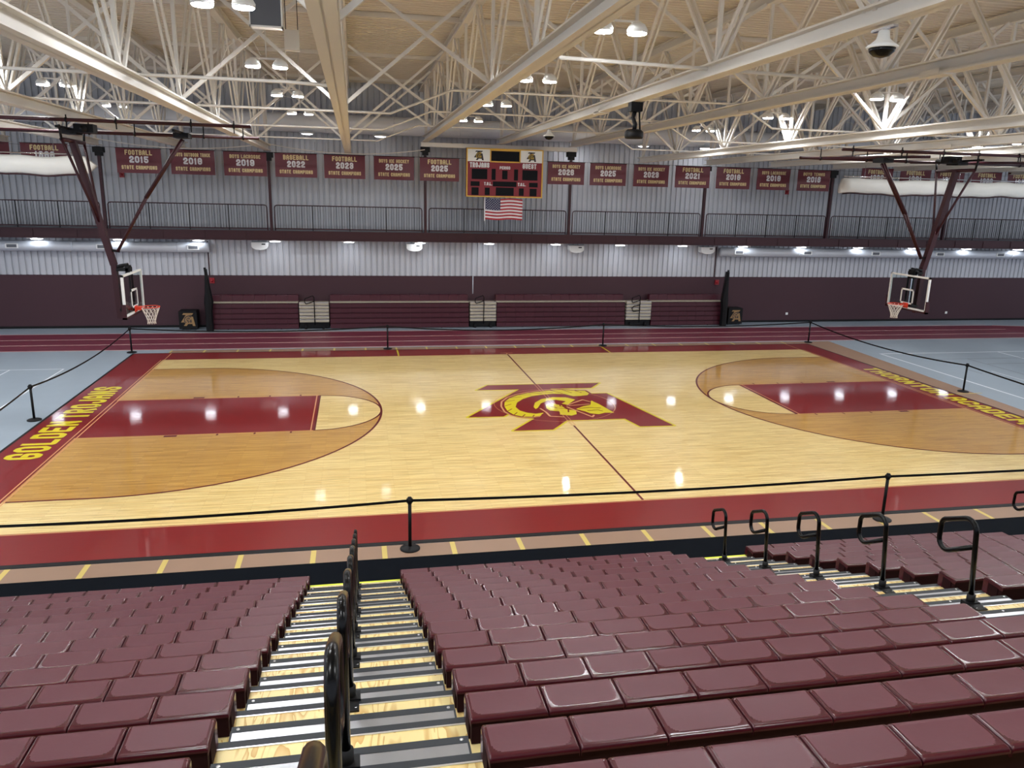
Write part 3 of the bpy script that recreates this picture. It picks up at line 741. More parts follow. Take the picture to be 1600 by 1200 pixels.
for a, b_, nm in ((-8.42, -7.02, 'left'), (-.64, .70, 'middle'), (7.08, 8.45, 'right')):
    c = empty('folded_aisle', ((a + b_) / 2, 14.0, 0), nm.capitalize() + ' folded aisle with stacked tan treads between maroon bleacher sections', 'bleacher aisle', 'folded aisles at the far wall')
    W = (b_ - a) / 2
    for k in range(6):
        z = .32 + .155 * k
        f = MB(); f.bevbox(-W + .05, .0, z, W - .05, .65, z + .10, .015, TREADTAN); f.box(-W + .05, -.005, z + .10, W - .05, .1, z + .125, ALUE); f.obj('stacked_tread', None, c)
    f = MB(); f.box(-W + .05, .1, .05, W - .05, .6, .32); f.obj('carriage', BLACKM, c)
    for s in (-.35, .35):
        f = MB(); f.box(W * s * 1.6 - .05, -.02, 0, W * s * 1.6 + .05, .2, .2); f.obj('wheel_bracket', BLACKM, c)
    hx = .02
    f = MB(); f.tube([(hx, -.06, .2), (hx, -.06, 1.45), (hx - .06, -.06, 1.53), (hx - .4, -.06, 1.40), (hx - .42, -.06, 1.25), (hx - .36, -.06, 1.16), (hx, -.06, 1.28)], .022, 8)
    if nm == 'right': f.tube([(hx, -.06, 1.05), (hx - .3, -.06, 1.0), (hx - .4, -.06, .88), (hx - .33, -.06, .74), (hx, -.06, .78)], .022, 8)
    f.obj('handrail', BLACK, c)
for s, nm in ((-1, 'left'), (1, 'right')):
    X = -12.24 if s < 0 else 12.22
    f = MB()
    pr = [(-.10, 0, .16), (-.10, .9, .16), (-.16, 1.3, .20), (-.15, 1.7, .14), (-.09, 2.2, .09), (-.05, 2.7, .05)]
    v = []
    for x_, z, w_ in pr:
        for q in range(8):
            t = q * math.pi / 4; v.append((s * x_ * 0.4 + w_ * math.cos(t), .18 * (1.1 if q % 2 else .9) * math.sin(t), z))
    n = 8; fs = [tuple(range(8))[::-1], tuple((len(pr) - 1) * 8 + q for q in range(8))]
    for i in range(len(pr) - 1):
        for q in range(8): fs.append((i * 8 + q, i * 8 + (q + 1) % 8, (i + 1) * 8 + (q + 1) % 8, (i + 1) * 8 + q))
    f.add(v, fs, BLACKM); f.tube([(0, .0, 2.6), (s * .02, 0, 2.78)], .05, 8, BLACKM)
    o = f.obj('covered_pole', None, None, (X, 13.82, 0)); tag(o, 'tall pole wrapped in black cloth at the %s end of the folded bleachers' % nm, 'covered pole')
    Xc = -13.14 if s < 0 else 12.95
    c = empty('logo_cart', (Xc, 14.3, 0), 'black ball cart with bronze TA emblem beside the %s end of the folded bleachers' % nm, 'cart')
    f = MB(); f.bevbox(-.38, -.25, .06, .38, .35, .86, .03); f.obj('cover', BLACKM, c)
    for xx in (-.3, .3):
        f = MB(); f.tube([(xx, -.1, .04), (xx + .03, -.1, .04)], .04, 10); f.obj('wheel', DARKG, c)
    emblem(c, lambda x, y, h: (x * .105, -.256 - h, .47 + y * .11), BRONZE, BRONZE, LOGODARK, BRONZE, .002, .05)

# ================================================================== ROOF
mb = MB(); v = []; pitch = .26; y = -28.0; prof = []
while y < 16.5:
    prof += [(y, 11.05), (y + .12, 11.05), (y + .14, 10.97), (y + .24, 10.97)]; y += pitch
for p in prof: v.append((XL, p[0], p[1])); v.append((XR, p[0], p[1]))
mb.add(v, [(2 * i, 2 * i + 2, 2 * i + 3, 2 * i + 1) for i in range(len(prof) - 1)])
mb.box(XL, -28, 11.1, XR, 16.6, 11.2)
structure(mb.obj('ceiling', DECK))

def ibeam(mb, y0, y1, zc, w, h, t=.03, x=0.0):
    mb.box(x - w / 2, y0, zc - h / 2, x + w / 2, y1, zc - h / 2 + t)
    mb.box(x - w / 2, y0, zc + h / 2 - t, x + w / 2, y1, zc + h / 2)
    mb.box(x - t / 2, y0, zc - h / 2, x + t / 2, y1, zc + h / 2)
NY = [-21.45, -17.0, -12.55, -8.1, -3.65, .8, 5.25, 9.7]
TZ = 10.78
MESHC = {}
def truss(i, first):
    z = 8.45 if abs(i) <= 1 else 7.86
    X = TX(i)
    t = empty('roof_truss', (X, 0, 0), None, 'truss', 'roof trusses')
    key = z
    if key not in MESHC:
        f = MB(); ibeam(f, -27, 13.95, z, .27, .24); bc = f.mesh('bottom_chord'); bc.materials.append(CREAM)
        f = MB(); ibeam(f, -27, 16.3, TZ + .04, .22, .26); tc_ = f.mesh('top_chord'); tc_.materials.append(CREAM)
        L = []
        for n, y in enumerate(NY):
            for dy in (-2.225, 2.225):
                f = MB()
                for o in (-.055, .055): f.bar((o, y + dy * .04, z + .1), (o, y + dy, TZ - .05), .045, .075)
                me = f.mesh('web_member'); me.materials.append(CREAM); L.append(me)
            f = MB(); f.bar((0, y, z + .1), (0, y, TZ - .05), .075); me = f.mesh('web_post'); me.materials.append(CREAM); L.append(me)
        f = MB(); f.bar((0, 13.6, z + .1), (0, 13.6, TZ), .09); me = f.mesh('web_post'); me.materials.append(CREAM); L.append(me)
        f = MB(); f.bar((0, 13.6, z + .1), (0, 11.925, TZ), .09); me = f.mesh('web_member'); me.materials.append(CREAM); L.append(me)
        MESHC[key] = (bc, tc_, L)
    bc, tc_, L = MESHC[key]
    share('bottom_chord', bc, t); share('top_chord', tc_, t)
    for me in L: share(me.name.split('.')[0], me, t)
    return t
TW = {-9: 'at the far left of the hall', -8: 'far left, beside the leftmost one', -7: 'left of the left basketball frame', -6: 'over the 1988 banner at left', -5: 'over the left basketball mast', -4: 'ending over the boys outdoor track banner', -3: 'running from the left edge of the photo to the baseball banner', -2: 'hanging steeply at the top, left of centre', -1: 'ending at the column left of the scoreboard', 0: 'ending over the middle of the scoreboard, with the dome camera', 1: 'ending at the column right of the scoreboard', 2: 'ending over the boys ice hockey 2023 banner', 3: 'ending over the football 2018 banner at right', 4: 'ending over the boys tennis banner', 5: 'ending at the column right of the tennis banner', 6: 'just right of the right basketball mast', 7: 'over the far right banners', 8: 'second last on the right', 9: 'last on the right'}
for i in range(-8, 10):
    t = truss(i, False)
    t['label'] = 'cream steel roof truss ' + TW[i]
# sway braces between neighbouring trusses
BR = {}
for i in range(-7, 9):
    z = 8.45 if abs(i) <= 1 else 7.86
    for n, y in enumerate(NY[1:]):
        if n in (2, 4): continue
        for s in (-1, 1):
            key = (z, s)
            if key not in BR:
                f = MB(); f.bar((0, 0, z + .1), (s * 3.2, 0, TZ - .1), .075); me = f.mesh('sway_brace'); me.materials.append(CREAM); BR[key] = me
            o = share('sway_brace', BR[key], None, (TX(i), y + .06 * s, 0))
            tag(o, 'cream diagonal sway brace from a low chord up to the next roof truss', 'brace', 'sway braces between the roof trusses')
# bridging pipes and purlins
def pipe(pts, r, name, label, M=CREAM, cat='pipe'):
    f = MB(); f.tube(pts, r, 8); return tag(f.obj(name, M), label, cat)
pipe([(-23, -7.0, 8.02), (-6.9, -7.0, 8.02), (-6.2, -7.0, 7.99)], .03, 'bridging_pipe', 'white horizontal pipe across the left roof trusses, nearest of them')
pipe([(-23, -2.0, 8.02), (-4.9, -2.0, 8.02), (-3.4, -2.0, 8.62), (4.2, -2.0, 8.62), (5.2, -2.0, 8.05), (30, -2.0, 8.05)], .028, 'bridging_pipe', 'white pipe rising over the centre trusses, second from the camera')
pipe([(-23, 3.4, 8.02), (-4.9, 3.4, 8.02), (-3.4, 3.4, 8.62), (4.2, 3.4, 8.62), (5.2, 3.4, 8.05), (30, 3.4, 8.05)], .028, 'bridging_pipe', 'white pipe rising over the centre trusses, above midcourt')
pipe([(-23, 9.0, 8.02), (-4.9, 9.0, 8.02), (-3.4, 9.0, 8.62), (4.2, 9.0, 8.62), (5.2, 9.0, 8.05), (30, 9.0, 8.05)], .025, 'bridging_pipe', 'white pipe rising over the centre trusses, nearest the far wall')
pipe([(-2.4, -8.6, 8.42), (4.0, -6.8, 8.62)], .035, 'bridging_pipe', 'bright white pipe between the centre trusses above the dome camera')
for y, nm in ((-20, 'behind the camera'), (-13, 'nearest the camera in view'), (-6, 'second from the camera'), (1.5, 'above midcourt'), (8.2, 'above the far sideline'), (14.6, 'nearest the far wall')):
    f = MB(); f.box(XL, y - .04, 10.84, XR, y + .04, 10.97)
    tag(f.obj('purlin', CREAM), 'slim cream purlin under the roof deck, ' + nm, 'purlin', 'roof purlins')
# drooping cable along the far truss ends
f = MB(); P = []
for k in range(60):
    x = -16 + 13.2 * k / 59; fr = ((x + 16) / 6.7) % 1
    P.append((x, 12.8, 7.98 - .30 * 4 * fr * (1 - fr)))
f.tube(P, .018, 6); tag(f.obj('drooping_cable', CREAM), 'thin white cable drooping between the left truss ends', 'cable')

# high bay lights
LX = [(-18.9, 'far left'), (-13.2, 'left'), (-7.5, 'left of centre'), (-1.8, 'centre'), (6.8, 'right of centre'), (13.1, 'right'), (20.5, 'added right-hand fill'), (27.5, 'added far right fill'), (-26.0, 'added far left fill')]  # outermost fill columns are extra lamps, added to brighten the hall sides
LY = [(-20.6, 'behind the camera'), (-15.4, 'above the near bleachers'), (-9.95, 'nearest the camera in view'), (-4.4, 'second from the camera'), (.75, 'third from the camera'), (5.95, 'farthest from the camera')]
proto = None
for x, xn in LX:
    for y, yn in LY:
        if proto is None:
            c = empty('high_bay_light', (x, y, 8.6), None, 'light', 'high bay lights'); proto = c
            f = MB(); f.bar((-.32, 0, .16), (.32, 0, .16), .04, .03); f.tube([(0, 0, .17), (0, 0, 2.40)], .012, 6); f.obj('hanger', CREAM, c)
            for s in (-.27, .27):
                f = MB(); f.lathe((s, 0, 0), [(.155, 0), (.16, .05), (.12, .12), (.05, .16)], 20); f.obj('housing', WHITE, c)
                f = MB(); f.lathe((s, 0, -.015), [(.138, 0), (.145, .014)], 20); f.obj('lens', LENS, c)
            f = MB(); f.tube([(-.1, 0, .2), (-.25, .05, .5), (-.5, .1, .55), (-.75, .05, .35), (-.9, 0, 0)], .008, 5); f.obj('power_cord', CREAM, c)
        else:
            c = copy_tree(proto); c.location = (x, y, 8.6)
        c['label'] = 'twin high bay light, %s column, %s' % (xn, yn)

# things hung from the roof
def dome(X, Y, Z, s, label):
    c = empty('dome_camera', (X, Y, Z), label, 'camera')
    f = MB(); f.lathe((0, 0, 0), [(.30 * s, -.22 * s), (.31 * s, -.19 * s), (.22 * s, -.13 * s), (.13 * s, -.05 * s), (.10 * s, .10 * s), (.05 * s, .13 * s)], 24); f.obj('housing', WHITE, c)
    f = MB(); f.lathe((0, 0, 0), [(.04 * s, -.40 * s), (.15 * s, -.37 * s), (.24 * s, -.29 * s), (.26 * s, -.215 * s)], 24); f.obj('smoked_dome', BLACK, c)
    f = MB(); f.box(-.05 * s, -.35 * s, .12 * s, .05 * s, .35 * s, .17 * s); f.tube([(0, 0, .1 * s), (0, 0, .16 * s)], .05 * s, 10); f.obj('mount', CHROME, c)
    return c
d = dome(.67, -12.8, 8.19, .62, 'large white dome camera hanging from a chord at the upper right')
f = MB()
for o in (-.12, -.04, .04): f.tube([(0, o + .3 + .12 * math.cos(t * math.pi / 8) , .26 + .30 * math.sin(t * math.pi / 8)) for t in range(9)], .008, 6)
f.obj('cable_loops', CREAM, d)
dome(.67, 4.6, 8.24, .62, 'small white dome camera right above the scoreboard')
c = empty('pole_camera', (.67, -3.86, 8.34), 'black pan tilt device on a pole under the centre truss', 'camera')
f = MB(); f.box(-.14, -.12, -.22, .14, .12, -.02); f.obj('clamp_box', BLACKM, c)
f = MB(); f.tube([(0, 0, -.2), (-.05, 0, -.35), (.02, 0, -.5), (0, 0, -.62)], .05, 10); f.tube([(.1, 0, -.2), (.14, 0, -.62)], .02, 8); f.obj('pole', BLACKM, c)
f = MB(); f.lathe((0, 0, -.82), [(.2, 0), (.22, .05), (.22, .15), (.16, .2)], 20); f.obj('head', BLACKM, c)
c = empty('hanging_panel', (-7.31, -6, 9.05), 'dark grey rectangular panel hanging at the top left of centre', 'panel')
f = MB(); f.box(-.27, -.1, .02, .27, .1, 1.3); f.obj('panel_body', PANELG, c)
f = MB(); f.box(-.29, -.12, 0, .29, .12, .03); f.box(-.29, -.12, 0, -.27, .12, 1.32); f.box(.27, -.12, 0, .29, .12, 1.32); f.obj('frame', WHITE, c)
f = MB(); f.box(-.02, -.02, 1.3, .02, .02, 2.0); f.obj('hanger', CREAM, c)
c = empty('junction_box', (-7.0, -4, 9.0), 'small beige box hanging right of the grey panel', 'box')
f = MB(); f.box(-.15, -.08, 0, .15, .08, .40); f.obj('box_body', DECK, c)
f = MB(); f.bar((-.12, 0, .4), (-.12, 0, 2.0), .015); f.bar((.12, 0, .4), (.12, 0, 2.0), .015); f.obj('hanger', BLACKM, c)
for X, Y, nm in ((4.0, -9.6, 'on the chord right of the dome camera'), (.67, -1.2, 'near the pole camera'), (4.0, -2.4, 'on the right centre chord'), (10.69, -2.0, 'right, above the basketball frame')):
    z = 8.45 if X < 5 else 7.86
    f = MB(); f.box(-.12, -.3, -.145, .12, .3, -.12); f.box(-.15, -.22, -.13, -.135, .22, -.04); f.box(.135, -.22, -.13, .15, .22, -.04)
    o = f.obj('chord_splice', CREAM, None, (X, Y, z)); tag(o, 'cream bolted splice plate ' + nm, 'plate', 'chord splice plates')

# rolled divider curtains
def curtain(x0, x1, y, z, label, cut):
    c = empty('divider_curtain', (x0, y, z), label, 'curtain')
    f = MB(); n = 60; v = []; L = x1 - x0
    pr = [(0, .0), (-.10, .03), (-.16, .16), (-.15, .36), (-.12, .56), (-.04, .64), (.1, .6), (.14, .3), (.12, .08)]
    for i in range(n + 1):
        x = L * i / n; w_ = .03 * math.sin(x * 1.7) + .02 * math.sin(x * 4.1)
        for q, (a, b) in enumerate(pr):
            xx = x
            if i == 0 and cut < 0: xx = x - .18 * (1 - b)
            if i == n and cut > 0: xx = x + .55 * (1 - abs(b - .3) * 2.2) 
            v.append((xx, a + .012 * math.sin(x * 9 + q), b + w_))
    m_ = len(pr); fs = [tuple(range(m_)), tuple(n * m_ + q for q in reversed(range(m_)))]
    for i in range(n):
        for q in range(m_): fs.append((i * m_ + q, (i + 1) * m_ + q, (i + 1) * m_ + (q + 1) % m_, i * m_ + (q + 1) % m_))
    f.add(v, fs, CLOTH, True); f.obj('rolled_fabric', None, c)
    f = MB(); f.tube([(L * i / n, -.02, .0 - .02 + .03 * math.sin(L * i / n * 1.7) + .02 * math.sin(L * i / n * 4.1)) for i in range(n + 1)], .03, 8); f.obj('maroon_hem', MSTEEL, c)
    f = MB(); f.tube([(0, 0, .72), (L, 0, .72)], .025, 8)
    x = 1.0
    while x < L: f.tube([(x, 0, .6), (x, 0, 1.2)], .008, 5); x += 2.4
    f.obj('batten_pipe', CHROME, c)
curtain(-27, -15.55, 9.8, 6.50, 'long white rolled divider curtain hanging at the left', 1)
curtain(15.3, 34, 9.8, 6.56, 'long white rolled divider curtain hanging at the right', -1)

# ================================================================== BASKETBALL GOALS
def goal(s, label):
    # s = -1 left, 1 right; local x points away from the court
    c = empty('basketball_goal', (s * 11.58, 0, 0), label, 'basketball goal', 'ceiling hung basketball goals')
    def X(x): return s * x
    def part(name, M, fn):
        f = MB(); fn(f); return f.obj(name, M, c)
    W = .915; z0, z1 = 2.90, 3.97
    part('glass_board', GLASS, lambda f: f.box(min(X(0), X(.02)), -W + .04, z0 + .04, max(X(0), X(.02)), W - .04, z1 - .04))
    def fr(f):
        a, b = sorted((X(-.012), X(.05)))
        f.box(a, -W, z0, b, W, z0 + .05); f.box(a, -W, z1 - .05, b, W, z1); f.box(a, -W, z0, b, -W + .05, z1); f.box(a, W - .05, z0, b, W, z1)
    part('board_frame', WHITE, fr)
    def tg(f):
        a, b = sorted((X(-.014), X(-.002)))
        f.box(a, -.30, 3.05, b, .30, 3.10); f.box(a, -.30, 3.48, b, .30, 3.53); f.box(a, -.30, 3.05, b, -.25, 3.53); f.box(a, .25, 3.05, b, .30, 3.53)
    part('target_square', WHITE, tg)
    def pad(f):
        a, b = sorted((X(-.03), X(.07)))
        f.box(a, -W - .05, z0 - .05, b, W + .05, z0 + .0); f.box(a, -W - .05, z0 - .05, b, -W - .0, z0 + .33); f.box(a, W + .0, z0 - .05, b, W + .05, z0 + .33)
    part('edge_padding', MSTEEL, pad)
    rc = -.38
    def rim(f):
        f.tube([(X(rc) + .23 * math.cos(2 * math.pi * k / 32), .23 * math.sin(2 * math.pi * k / 32), 3.05) for k in range(32)], .011, 8, closed=True)
        a, b = sorted((X(-.15), X(-.03))); f.box(a, -.09, 2.97, b, .09, 3.06); f.box(min(X(-.03), X(-.014)), -.12, 2.92, max(X(-.03), X(-.014)), .12, 3.08)
        for q in range(12):
            t = 2 * math.pi * q / 12; f.tube([(X(rc) + .23 * math.cos(t), .23 * math.sin(t), 3.045), (X(rc) + .225 * math.cos(t), .225 * math.sin(t), 3.02)], .005, 5)
    part('rim', ORANGE, rim)
    def net(f):
        prof = [(.225, 0), (.19, -.09), (.155, -.18), (.12, -.27), (.10, -.36), (.105, -.44)]
        for q in range(12):
            for d in (0, 1):
                pts = []
                for k, (r_, z) in enumerate(prof):
                    t = 2 * math.pi * (q + (.5 * (k % 2) if d == 0 else -.5 * (k % 2))) / 12
                    pts.append((X(rc) + r_ * math.cos(t), r_ * math.sin(t), 3.03 + z))
                f.tube(pts, .0065, 5)
    part('net', NET, net)
    # mast: from the hanging crossbar down to the board
    part('mast', MSTEEL, lambda f: (f.bar((X(1.10), 0, 7.2), (X(.42), 0, 4.15), .15, .17), f.bar((X(.42), 0, 4.22), (X(.38), 0, 2.75), .13, .15)))
    part('board_bracket', BLACKM, lambda f: (f.box(min(X(.03), X(.34)), -.16, 4.0, max(X(.03), X(.34)), .16, 4.08), f.box(min(X(.03), X(.34)), -.14, 2.95, max(X(.03), X(.34)), .14, 3.02), f.box(min(X(.05), X(.12)), -.16, 3.86, max(X(.05), X(.12)), .16, 4.14),
        f.bar((X(.05), -.12, 3.0), (X(.05), -.12, 4.1), .04), f.bar((X(.05), .12, 3.0), (X(.05), .12, 4.1), .04), f.tube([(X(.1), -.1, 4.16), (X(.32), -.1, 4.12)], .04, 8), f.tube([(X(.1), .1, 4.16), (X(.32), .1, 4.12)], .04, 8)))
    part('steel_upright', CHROME, lambda f: f.box(min(X(.06), X(.1)), -.02, 3.0, max(X(.06), X(.1)), .02, 3.9))
    part('crossbar', MSTEEL, lambda f: f.tube([(X(1.10), -.78, 7.22), (X(1.10), .86, 7.22)], .05, 10))
    for yy in (-.78, .86):
        part('side_brace', MSTEEL, lambda f: f.tube([(X(1.10), yy, 7.22), (X(.62), 0, 5.1)], .035, 8))
        part('hanger', BLACKM, lambda f: f.tube([(X(1.10), yy, 7.2), (X(1.10), yy * 1.1, 7.55)], .03, 8))
    for yy in (-.06, .06):
        part('front_stay', MSTEEL, lambda f: (f.tube([(X(.30), yy * .5, 4.5), (X(-.55), yy, 5.95)], .032, 8), f.tube([(X(-.50), yy, 5.87), (X(-1.50), yy, 7.35)], .042, 8)))
    part('stay_clevis', BLACKM, lambda f: f.bar((X(.25), 0, 4.5), (X(.60), 0, 4.55), .06))
    # ceiling frame of round pipes clamped under the trusses
    xa, xb = (-3.3, 9.0) if s < 0 else (-3.9, 6.0)
    for k, yy in enumerate((-.95, .68)):
        part('frame_pipe', MSTEEL, lambda f: f.tube([(X(xa + (.0 if s < 0 else .35 * (1 - k))), yy, 7.66 - .18 * k), (X(xb), yy, 7.66 - .18 * k)], .042, 10))
    if s > 0:
        part('frame_pipe', MSTEEL, lambda f: f.tube([(-2.6, 1.9, 7.55), (-.6, -.9, 7.55)], .045, 10))
        part('frame_pipe', MSTEEL, lambda f: f.tube([(.5, 1.4, 7.5), (4.6, -.4, 7.52)], .045, 10))
    for xx in ([-2.9, -1.9, -.2, .9, 3.4, 6.2] if s < 0 else [-3.2, -1.6, -.2, 1.0, 2.4, 4.0]):
        for yy in (-.95, .68):
            part('pipe_clamp', BLACKM, lambda f: (f.tube([(X(xx - .02), yy, 7.66 if yy < 0 else 7.48), (X(xx + .02), yy, 7.66 if yy < 0 else 7.48)], .06, 10), f.bar((X(xx), yy, 7.48), (X(xx), yy, 7.78), .025)))
    for xx in (-1.5, 1.10):
        part('clamp_bar', BLACKM, lambda f: (f.bar((X(xx), -1.05, 7.5), (X(xx), .80, 7.5), .06), f.box(min(X(xx - .18), X(xx + .18)), -.25, 7.38, max(X(xx - .18), X(xx + .18)), .25, 7.5)))
    part('hoist_winch', BLACKM, lambda f: (f.box(min(X(.5), X(.95)), -.35, 7.42, max(X(.5), X(.95)), .0, 7.62), f.tube([(X(.7), -.5, 7.5), (X(.7), .4, 7.5)], .07, 10)))
goal(-1, 'ceiling hung basketball goal on the left with maroon mast')
goal(1, 'ceiling hung basketball goal on the right with maroon mast')

# ================================================================== STANCHIONS
def rope(f, a, b, sag, wd=.05):
    n = 24
    a = Vector(a); b = Vector(b); v = []
    for i in range(n + 1):
        t = i / n; p = a.lerp(b, t); p.z -= sag * 4 * t * (1 - t)
        v += [(p.x, p.y, p.z + wd / 2), (p.x, p.y, p.z - wd / 2), (p.x, p.y + .003, p.z + wd / 2), (p.x, p.y + .003, p.z - wd / 2)]
    fs = []
    for i in range(n):
        o = 4 * i; fs += [(o, o + 1, o + 5, o + 4), (o + 2, o + 6, o + 7, o + 3), (o, o + 4, o + 6, o + 2), (o + 1, o + 3, o + 7, o + 5)]
    f.add(v, fs, BLACKM)
ST = [(-14.25, -9.2, 'outside the left edge of the photo'), (-4.97, -9.22, 'in the foreground left of the middle bleachers'), (4.46, -9.26, 'in the foreground behind the aisle handrails'), (14.2, -9.22, 'beyond the right edge'),
      (14.40, .17, 'beside the right baseline near the academy words'), (14.10, 9.20, 'at the far right corner of the court'), (4.42, 9.14, 'at the far sideline right of the centre line'), (-4.63, 9.14, 'at the far sideline left of the centre line'), (-14.24, 9.14, 'at the far left corner of the court'), (-14.36, .02, 'beside the left baseline near the golden trojans words')]
for k, (x, y, nm) in enumerate(ST):
    c = empty('belt_stanchion', (x, y, 0), 'black belt stanchion ' + nm, 'stanchion', 'belt stanchions around the court')
    zb = .0
    f = MB(); f.lathe((0, 0, zb), [(.178, 0), (.178, .02), (.15, .035), (.06, .05), (.035, .06)], 28); f.obj('base', BLACKM, c)
    f = MB(); f.cyl((0, 0, .05), .031, .84, 16); f.obj('post', BLACKM, c)
    f = MB(); f.cyl((0, 0, .87), .043, .10, 12); f.cyl((0, 0, .97), .034, .015, 12); f.box(-.055, -.022, .89, .055, .022, .955); f.obj('belt_head', BLACKM, c)
    nx, ny, _ = ST[(k + 1) % len(ST)]
    sag = {0: .10, 1: .06, 2: .03, 3: .1, 4: .22, 5: .14, 6: .20, 7: .16, 8: .22, 9: .15}[k]
    f = MB(); rope(f, (0, 0, .92), (nx - x, ny - y, .92), sag); f.obj('belt', None, c)

# ================================================================== NEAR BLEACHERS
RUN, RISE = .625, .25
YK = lambda k: -10.554 - RUN * (k - 1)
ZK = lambda k: .30 + RISE * (k - 1)
DK = lambda k: ZK(k) - .18
NR = 18
AIS = [(-6.62, -5.22), (-.61, .79), (5.40, 6.80)]
XA, XB = -11.24, 12.0
for k in range(1, NR + 1):
    y, z = YK(k), DK(k)
    c = empty('bleacher_tier', (0, y, 0), '%s plywood tier of the near bleachers, counted up from the court' % ORD[k].capitalize(), 'bleacher tier', 'tiers of the near bleachers')
    f = MB(); f.box(XA, -RUN - .02, z - .03, XB, -.05, z, PLY); f.obj('plywood_deck', None, c)
    nose = MB(); nose.box(XA, -.055, z - .03, XB, .0, z + .004); nose.obj('nosing', YNOSE if k == 1 else STRIP, c)
    if k == 1: nose = None
    f = MB(); f.box(XA, -.066, z - .001, XB, -.055, z + .005); f.obj('trim_strip', ALUE, c)
    f = MB(); f.box(XA, -.03, (DK(k - 1) if k > 1 else 0), XB, -.012, z - .03); f.obj('riser', SEATD if k > 1 else BLACKM, c)
# intermediate aisle steps
step = None
AN = ['left aisle', 'right aisle', 'far right aisle']
for ai, (xa, xb) in enumerate(AIS):
    for k in range(2, NR + 1 if ai == 0 else 13):
        if step is None:
            step = empty('aisle_step', (0, 0, 0), None, 'step', 'aisle steps of the near bleachers')
            W = .67; H = .125
            f = MB(); f.box(-W, 0, 0, W, .245, H - .004, ALU); f.box(-W, .0, H - .004, W, .25, H, ALU); f.obj('tread', None, step)
            f = MB(); f.box(-W - .01, .245, 0, W + .01, .30, H + .002); f.box(W, .0, H - .01, W + .012, .25, H + .002); f.box(-W - .012, .0, H - .01, -W, .25, H + .002); f.obj('step_nosing', STRIP, step)
            for s in (-W + .03, 0, W - .03):
                f = MB(); f.cyl((s, .272, H + .002), .011, .003, 8); f.obj('screw', ALUE, step)
            o = step
        else:
            o = copy_tree(step)
        o.location = ((xa + xb) / 2, YK(k), DK(k - 1) + .0)
        o['label'] = 'grey aluminium step below the %s tier in the %s' % (ORD[k], AN[ai])
# handrails
def handrail(x, k, label):
    c = empty('aisle_handrail', (x, YK(k), DK(k)), label, 'handrail', 'black loop handrails in the aisles')
    f = MB()
    def arc(c0, r, a0, a1, n=5): return [(0, c0[0] + r * math.cos(math.radians(a0 + (a1 - a0) * q / n)), c0[1] + r * math.sin(math.radians(a0 + (a1 - a0) * q / n))) for q in range(n + 1)]
    pts = [(0, .03, .04), (0, .10, .70)] + arc((.21, .70), .11, 178, 62) + [(0, .47, .70)] + arc((.455, .60), .10, 55, -10) + [(0, .555, .50)] + arc((.455, .47), .10, -5, -118) + [(0, .13, .545)]
    f.tube(pts, .026, 12); f.obj('rail_tube', BLACK, c)
    f = MB(); f.cyl((0, .03, -.02), .04, .11, 14); f.box(-.07, -.02, -.03, .07, .075, .02); f.box(-.06, -.13, -.001, .06, .02, .012); f.obj('socket', BLACKM, c)
    f = MB()
    for s in (-.04, .04): f.cyl((s, -.10, .012), .008, .006, 8)
    f.obj('bolt', CHROME, c)
for k in range(2, 19, 2): handrail(-5.90, k, 'black loop handrail in the left aisle on the %s tier from the court' % ORD[k])
for k in range(2, 13, 2): handrail(.09, k, 'black loop handrail in the right aisle on the %s tier from the court' % ORD[k])
handrail(6.10, 2, 'black loop handrail cut by the right edge of the photo'); 

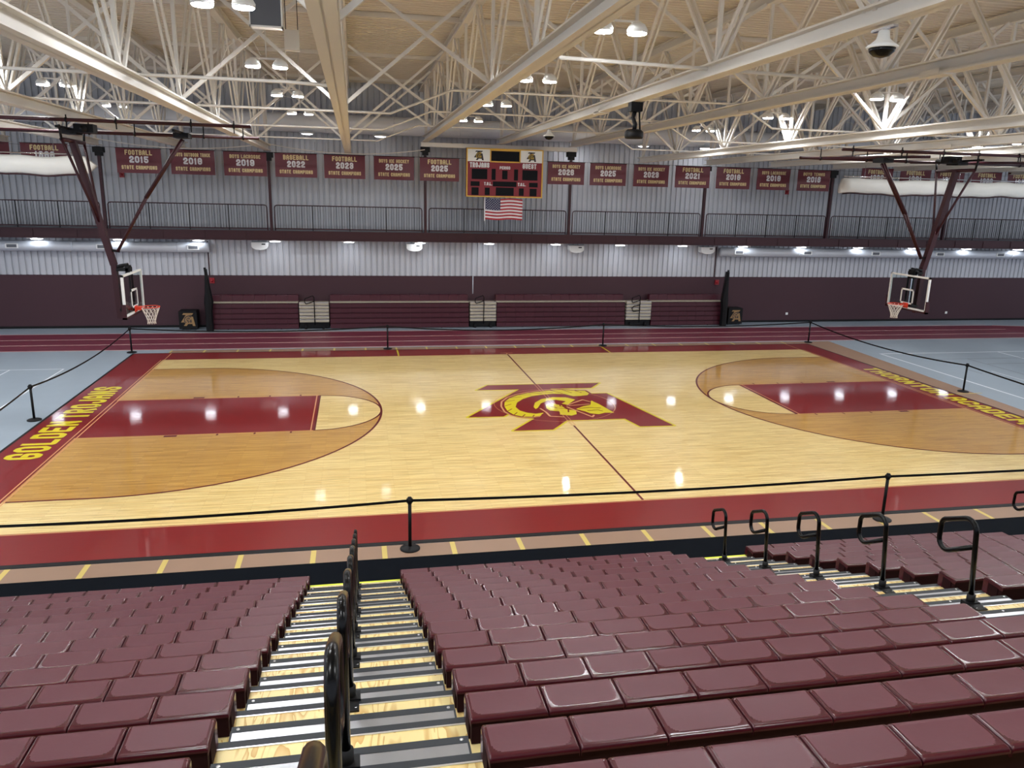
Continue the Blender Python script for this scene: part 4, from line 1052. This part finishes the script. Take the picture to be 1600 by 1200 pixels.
# seat module mesh (local origin: left front corner at seat height 0)
SW = .461; SD = .262
def seat_mesh():
    nx, ny = 26, 18; f = MB(); v = []
    x0, x1 = .004, SW - .004
    def field(x, y):
        # distance to the textured field with its rounded rear corners
        cx = (x0 + x1) / 2; hw = (x1 - x0) / 2 - .016; yc = (SD - .026) / 2 - .08; hh = (SD - .026) / 2 + .08; rc = .075
        qx = abs(x - cx) - (hw - rc); qy = abs(y - yc) - (hh - rc)
        return math.hypot(max(qx, 0), max(qy, 0)) + min(max(qx, qy), 0) - rc
    def h(x, y):
        # y 0 front .. SD rear
        g = 0.0
        # rolled front and rear edges
        e = .028
        if y < e: g -= e - math.sqrt(max(e * e - (e - y) ** 2, 0))
        if y > SD - .018: g -= .018 - math.sqrt(max(.018 ** 2 - (y - SD + .018) ** 2, 0))
        for dx in (x - x0, x1 - x):
            if dx < .010: g -= .010 - math.sqrt(max(.01 ** 2 - (.01 - dx) ** 2, 0))
        t = min(max(-field(x, y) / .014, 0), 1); g -= .0004 * t * t * (3 - 2 * t)
        g -= .004 * math.sin(math.pi * min(max(y / SD, 0), 1)) * math.sin(math.pi * (x - x0) / (x1 - x0))
        return g
    xs = sorted(set([x0, x0 + .003, x0 + .010, x1 - .010, x1 - .003, x1] + [x0 + .012 + (x1 - x0 - .024) * i / (nx - 1) for i in range(nx)] + [x0 + .022, x0 + .030, x0 + .038, x1 - .022, x1 - .03, x1 - .038]))
    ys = sorted(set([0, .004, .012, .028, SD - .018, SD - .008, SD - .002, SD, SD - .035, SD - .043, SD - .051] + [.028 + (SD - .08) * i / (ny - 1) for i in range(ny)]))
    for yy in ys:
        for xx in xs: v.append((xx, -yy, h(xx, yy)))
    nX = len(xs); fs = []
    for j in range(len(ys) - 1):
        for i in range(nX - 1): o = j * nX + i; fs.append((o, o + nX, o + nX + 1, o + 1))
    f.add(v, fs, SEAT, True)
    kf = f._m(SEATF)
    for q, fc in enumerate(f.f):
        mx = sum(f.v[i][0] for i in fc) / 4; my = -sum(f.v[i][1] for i in fc) / 4
        if field(mx, my) < -.006: f.mi[q] = kf
    # skirts
    def skirt(idx, drop, rev):
        a = len(f.v); base = [f.v[i] for i in idx]
        vv = base + [(p[0], p[1], -drop) for p in base]; n = len(idx)
        q = [(i, i + 1, n + i + 1, n + i) for i in range(n - 1)]
        if rev: q = [t[::-1] for t in q]
        f.add(vv, q, SEATS, False)
    last = (len(ys) - 1) * nX
    skirt(list(range(nX)), .17, True)
    skirt([last + i for i in range(nX)], .030, False)
    skirt([j * nX for j in range(len(ys))], .052, False)
    skirt([j * nX + nX - 1 for j in range(len(ys))], .052, True)
    return f.mesh('seat')
SEATME = seat_mesh()
def end_cap_mesh(s):
    f = MB(); a, b = sorted((0, s * .012))
    f.box(a, -.075, -.18, b, -.004, -.03, SEAT); f.box(a, -.2, -.175, b, -.07, -.045, SEATD)
    return f.mesh('end_panel')
ECL, ECR = end_cap_mesh(1), end_cap_mesh(-1)
SECN = [(-11.23, 'left bleacher section', 18, 10), (-5.22, 'middle bleacher section', 18, 10), (.79, 'right bleacher section', 12, 10), (6.80, 'far right bleacher section', 6, 10)]
from bpy_extras.object_utils import world_to_camera_view
bpy.context.view_layer.update()
scene.render.resolution_x = 1600; scene.render.resolution_y = 1200
def inview(p, m_=.2):
    q = world_to_camera_view(scene, cam, Vector(p)); return q.z > .2 and -m_ < q.x < 1 + m_ and -m_ - .05 < q.y < 1
for X0, nm, rows, ns in SECN:
    for k in range(1, rows + 1):
        y, z = YK(k), ZK(k)
        vis = [j for j in range(ns) if any(inview((X0 + SW * (j + a), y - b, z - .05)) for a in (0, 1) for b in (0, .26))]
        if not vis: continue
        j0, j1 = min(vis), max(vis)
        c = empty('bleacher_bench', (X0, y, z), 'glossy maroon plastic bench, %s row up from the court in the %s' % (ORD[k], nm), 'bench', 'bleacher benches')
        for j in range(j0, j1 + 1): share('seat', SEATME, c, (SW * j, 0, 0))
        f = MB(); f.box(SW * j0 + .012, -.248, -.174, SW * (j1 + 1) - .012, -.03, -.034); f.obj('support_beam', SEATD, c)
        if j0 == 0: share('end_panel', ECL, c, (.002, 0, 0))
        if j1 == ns - 1: share('end_panel', ECR, c, (SW * ns - .002, 0, 0))
